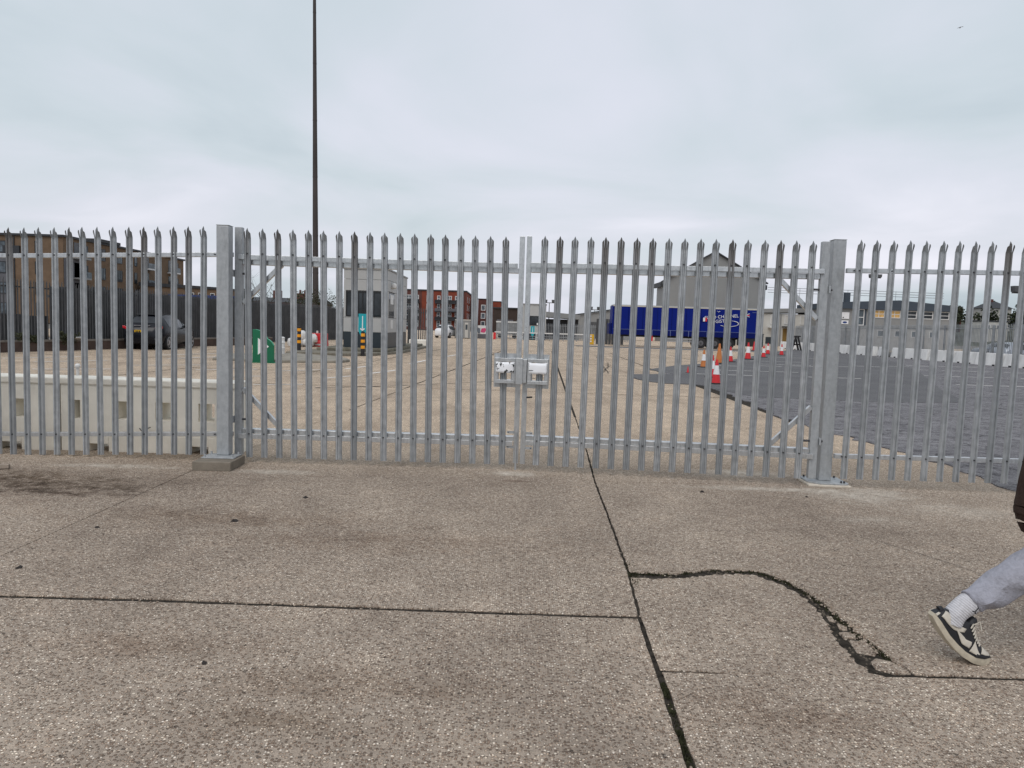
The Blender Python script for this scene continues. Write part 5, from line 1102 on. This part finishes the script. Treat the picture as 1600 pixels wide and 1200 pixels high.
wrap_s = MB(); wrap(wrap_s, [(2.085, 3.30, .185, .046), (2.098, 3.30, .222, .047), (2.122, 3.30, .252, .047), (2.150, 3.298, .276, .050), (2.190, 3.296, .306, .050), (2.215, 3.295, .325, .048)], 6, .0012); so_ = wrap_s.build('sock', M_SOCK, P, smooth=True)
b = MB()                                               # small dark motif on the sock
for dx_, dz_, dx2, dz2, r_ in ((0, 0, .012, .016, .0035), (.012, .016, .024, .018, .003), (.012, .016, .010, .028, .003), (0, 0, -.012, .002, .003), (0, 0, .006, -.012, .0028), (.010, .026, .012, .030, .005)):
    b.tube([pv(2.158+dx_, 3.2505, .262+dz_), pv(2.158+dx2, 3.2495, .262+dz2)], r_, 6)
b.build('sock_motif', M_SHOEB, so_)
wrap_s = MB(); wrap(wrap_s, [(2.985, 3.41, .06, .046), (2.985, 3.41, .13, .045), (2.985, 3.41, .20, .05)], 7, .001); wrap_s.build('sock', M_SOCK, P, smooth=True)
def shoe(S, yc):
    """S: stations heel to toe: sole bottom, sole top, upper top (x,z each) and half width"""
    def lerp(t):
        i = min(int(t), len(S)-2); u = t-i; u2 = u; return [tuple(S[i][k][q]*(1-u2)+S[i+1][k][q]*u2 for q in (0, 1)) for k in range(3)]+[S[i][3]*(1-u2)+S[i+1][3]*u2]
    prof = lambda h: math.sqrt(max(0., 1-.86*h*h))
    N = 36; sol = MB(); vs = []; m_ = 10
    for i in range(N+1):
        b_, m0, u_, w_ = lerp(i/N*(len(S)-1)); w_ *= 1.06
        ring = [(b_[0], -w_*.94, b_[1]), (b_[0]*.7+m0[0]*.3, -w_, b_[1]*.7+m0[1]*.3), (m0[0], -w_*.98, m0[1]), (m0[0], 0, m0[1]), (m0[0], w_*.98, m0[1]), (b_[0]*.7+m0[0]*.3, w_, b_[1]*.7+m0[1]*.3), (b_[0], w_*.94, b_[1])]
        vs += [pv(x, yc+y, z) for x, y, z in ring]
    n = 7; sol.add(vs, [(i*n+j, i*n+(j+1) % n, (i+1)*n+(j+1) % n, (i+1)*n+j) for i in range(N) for j in range(n)]+[tuple(range(n)), tuple(range(N*n, N*n+n))[::-1]]); sh = sol.build('shoe', M_SOLE, P, smooth=True)
    def pt(t, h, s_, off=0.): b_, m0, u_, w_ = lerp(t); return pv(m0[0]+(u_[0]-m0[0])*h, yc+s_*(w_*prof(h)+off), m0[1]+(u_[1]-m0[1])*h)
    up = MB(); vs = []; hs = [0, .2, .4, .6, .8, .93, 1.0]; n = len(hs)*2
    for i in range(N+1): t = i/N*(len(S)-1); vs += [pt(t, h, -1) for h in hs]+[pt(t, h, 1) for h in hs[::-1]]
    up.add(vs, [(i*n+j, i*n+j+1, (i+1)*n+j+1, (i+1)*n+j) for i in range(N) for j in range(n-1)]+[tuple(range(n)), tuple(range(N*n, N*n+n))[::-1]]); up.build('upper', M_SHOEB, sh, smooth=True)
    def patch(nm, mt, t0, t1, lo, hi, off=.0025, nt_=12, nh=5):
        for s_ in (-1, 1):
            b = MB(); q = []
            for i in range(nt_+1):
                u = i/nt_; t = t0+(t1-t0)*u; a, c = lo(u), hi(u); q += [pt(t, a+(c-a)*j/nh, s_, off) for j in range(nh+1)]
            b.add(q, [(i*(nh+1)+j, i*(nh+1)+j+1, (i+1)*(nh+1)+j+1, (i+1)*(nh+1)+j) for i in range(nt_) for j in range(nh)]); o = b.build(nm, mt, sh, smooth=True); so = o.modifiers.new('t', 'SOLIDIFY'); so.thickness = .003; so.offset = 0
    patch('quarter_panel', M_SHOEW, .62, 2.75, lambda u: .30+.22*u-.1*math.sin(u*3.14), lambda u: .92-.10*math.sin(u*3.14)-.22*u)
    patch('heel_foxing', M_SHOEW, .0, .28, lambda u: .0, lambda u: .55)
    patch('side_stripe', M_SHOEW, 2.15, 3.95, lambda u: .44-.34*math.sin(min(1, u*1.35)*1.57)+.30*max(0, u-.55), lambda u: .47-.13*math.sin(min(1, u*1.2)*1.57)+.62*max(0, u-.55)**1.1 if u < .97 else .45, .0035)
    patch('forefoot_panel', M_SHOEW, 4.15, 5.25, lambda u: .12+.1*u, lambda u: .78-.42*u)
    patch('toe_box', M_SHOEW, 5.35, 6.7, lambda u: .42+.1*u, lambda u: 1.0)
    patch('toe_guard', M_SHOEB, 4.9, 6.95, lambda u: .02, lambda u: .30+.1*u, .003)
    lc = MB()
    for i in range(7):
        t = 3.0+i*.30
        q = [pt(t, .80, -1, .004)]+[pt(t, h, -1, .006) for h in (.93, 1.)]; q += [pt(t+.12, h, 1, .006) for h in (1., .93)]+[pt(t+.12, .80, 1, .004)]; lc.tube(q, .0034, 6)
    lc.tube([pt(3.05, 1.0, -1, .01), (Vector(pt(3.0, 1.0, -1))+Vector((.025, -.012, .012))), (Vector(pt(3.1, 1.0, -1))+Vector((.03, -.02, -.02)))], .0034, 6)
    lc.build('laces', M_SHOEW, sh, smooth=True)
    tg = MB(); tg.tube([pt(3.0, .9, 0), Vector(pt(2.95, 1.0, 0))+Vector((.012, 0, .012)), Vector(pt(2.9, 1.0, 0))+Vector((.022, 0, .022))], [.024, .022, .012], 8); tg.build('tongue', M_SHOEB, sh, smooth=True)
    tg = MB(); tg.tube([pt(.1, .85, 0), Vector(pt(.35, 1., 0))+Vector((.002, 0, .004))], [.018, .012], 8); tg.build('heel_tab', M_SHOEB, sh, smooth=True)
SR = [((1.984, .222), (1.994, .236), (2.022, .250), .020), ((2.003, .184), (2.018, .204), (2.062, .252), .032), ((2.045, .122), (2.060, .142), (2.112, .212), .036), ((2.086, .076), (2.100, .099), (2.176, .192), .038),
      ((2.127, .040), (2.138, .066), (2.192, .136), .042), ((2.172, .014), (2.180, .043), (2.212, .094), .047), ((2.219, .001), (2.222, .036), (2.240, .068), .044), ((2.262, .004), (2.264, .036), (2.266, .046), .024)]
shoe(SR, PY)
SF = [((2.905, .008), (2.905, .035), (2.915, .085), .022), ((2.93, .002), (2.93, .035), (2.945, .10), .034), ((2.985, .001), (2.985, .034), (2.99, .095), .037), ((3.04, .001), (3.04, .033), (3.045, .115), .039), ((3.09, .001), (3.09, .032), (3.09, .088), .043), ((3.14, .002), (3.14, .032), (3.14, .068), .047), ((3.19, .006), (3.19, .034), (3.19, .056), .043), ((3.225, .014), (3.225, .038), (3.225, .046), .024)]
shoe(SF, 3.41)
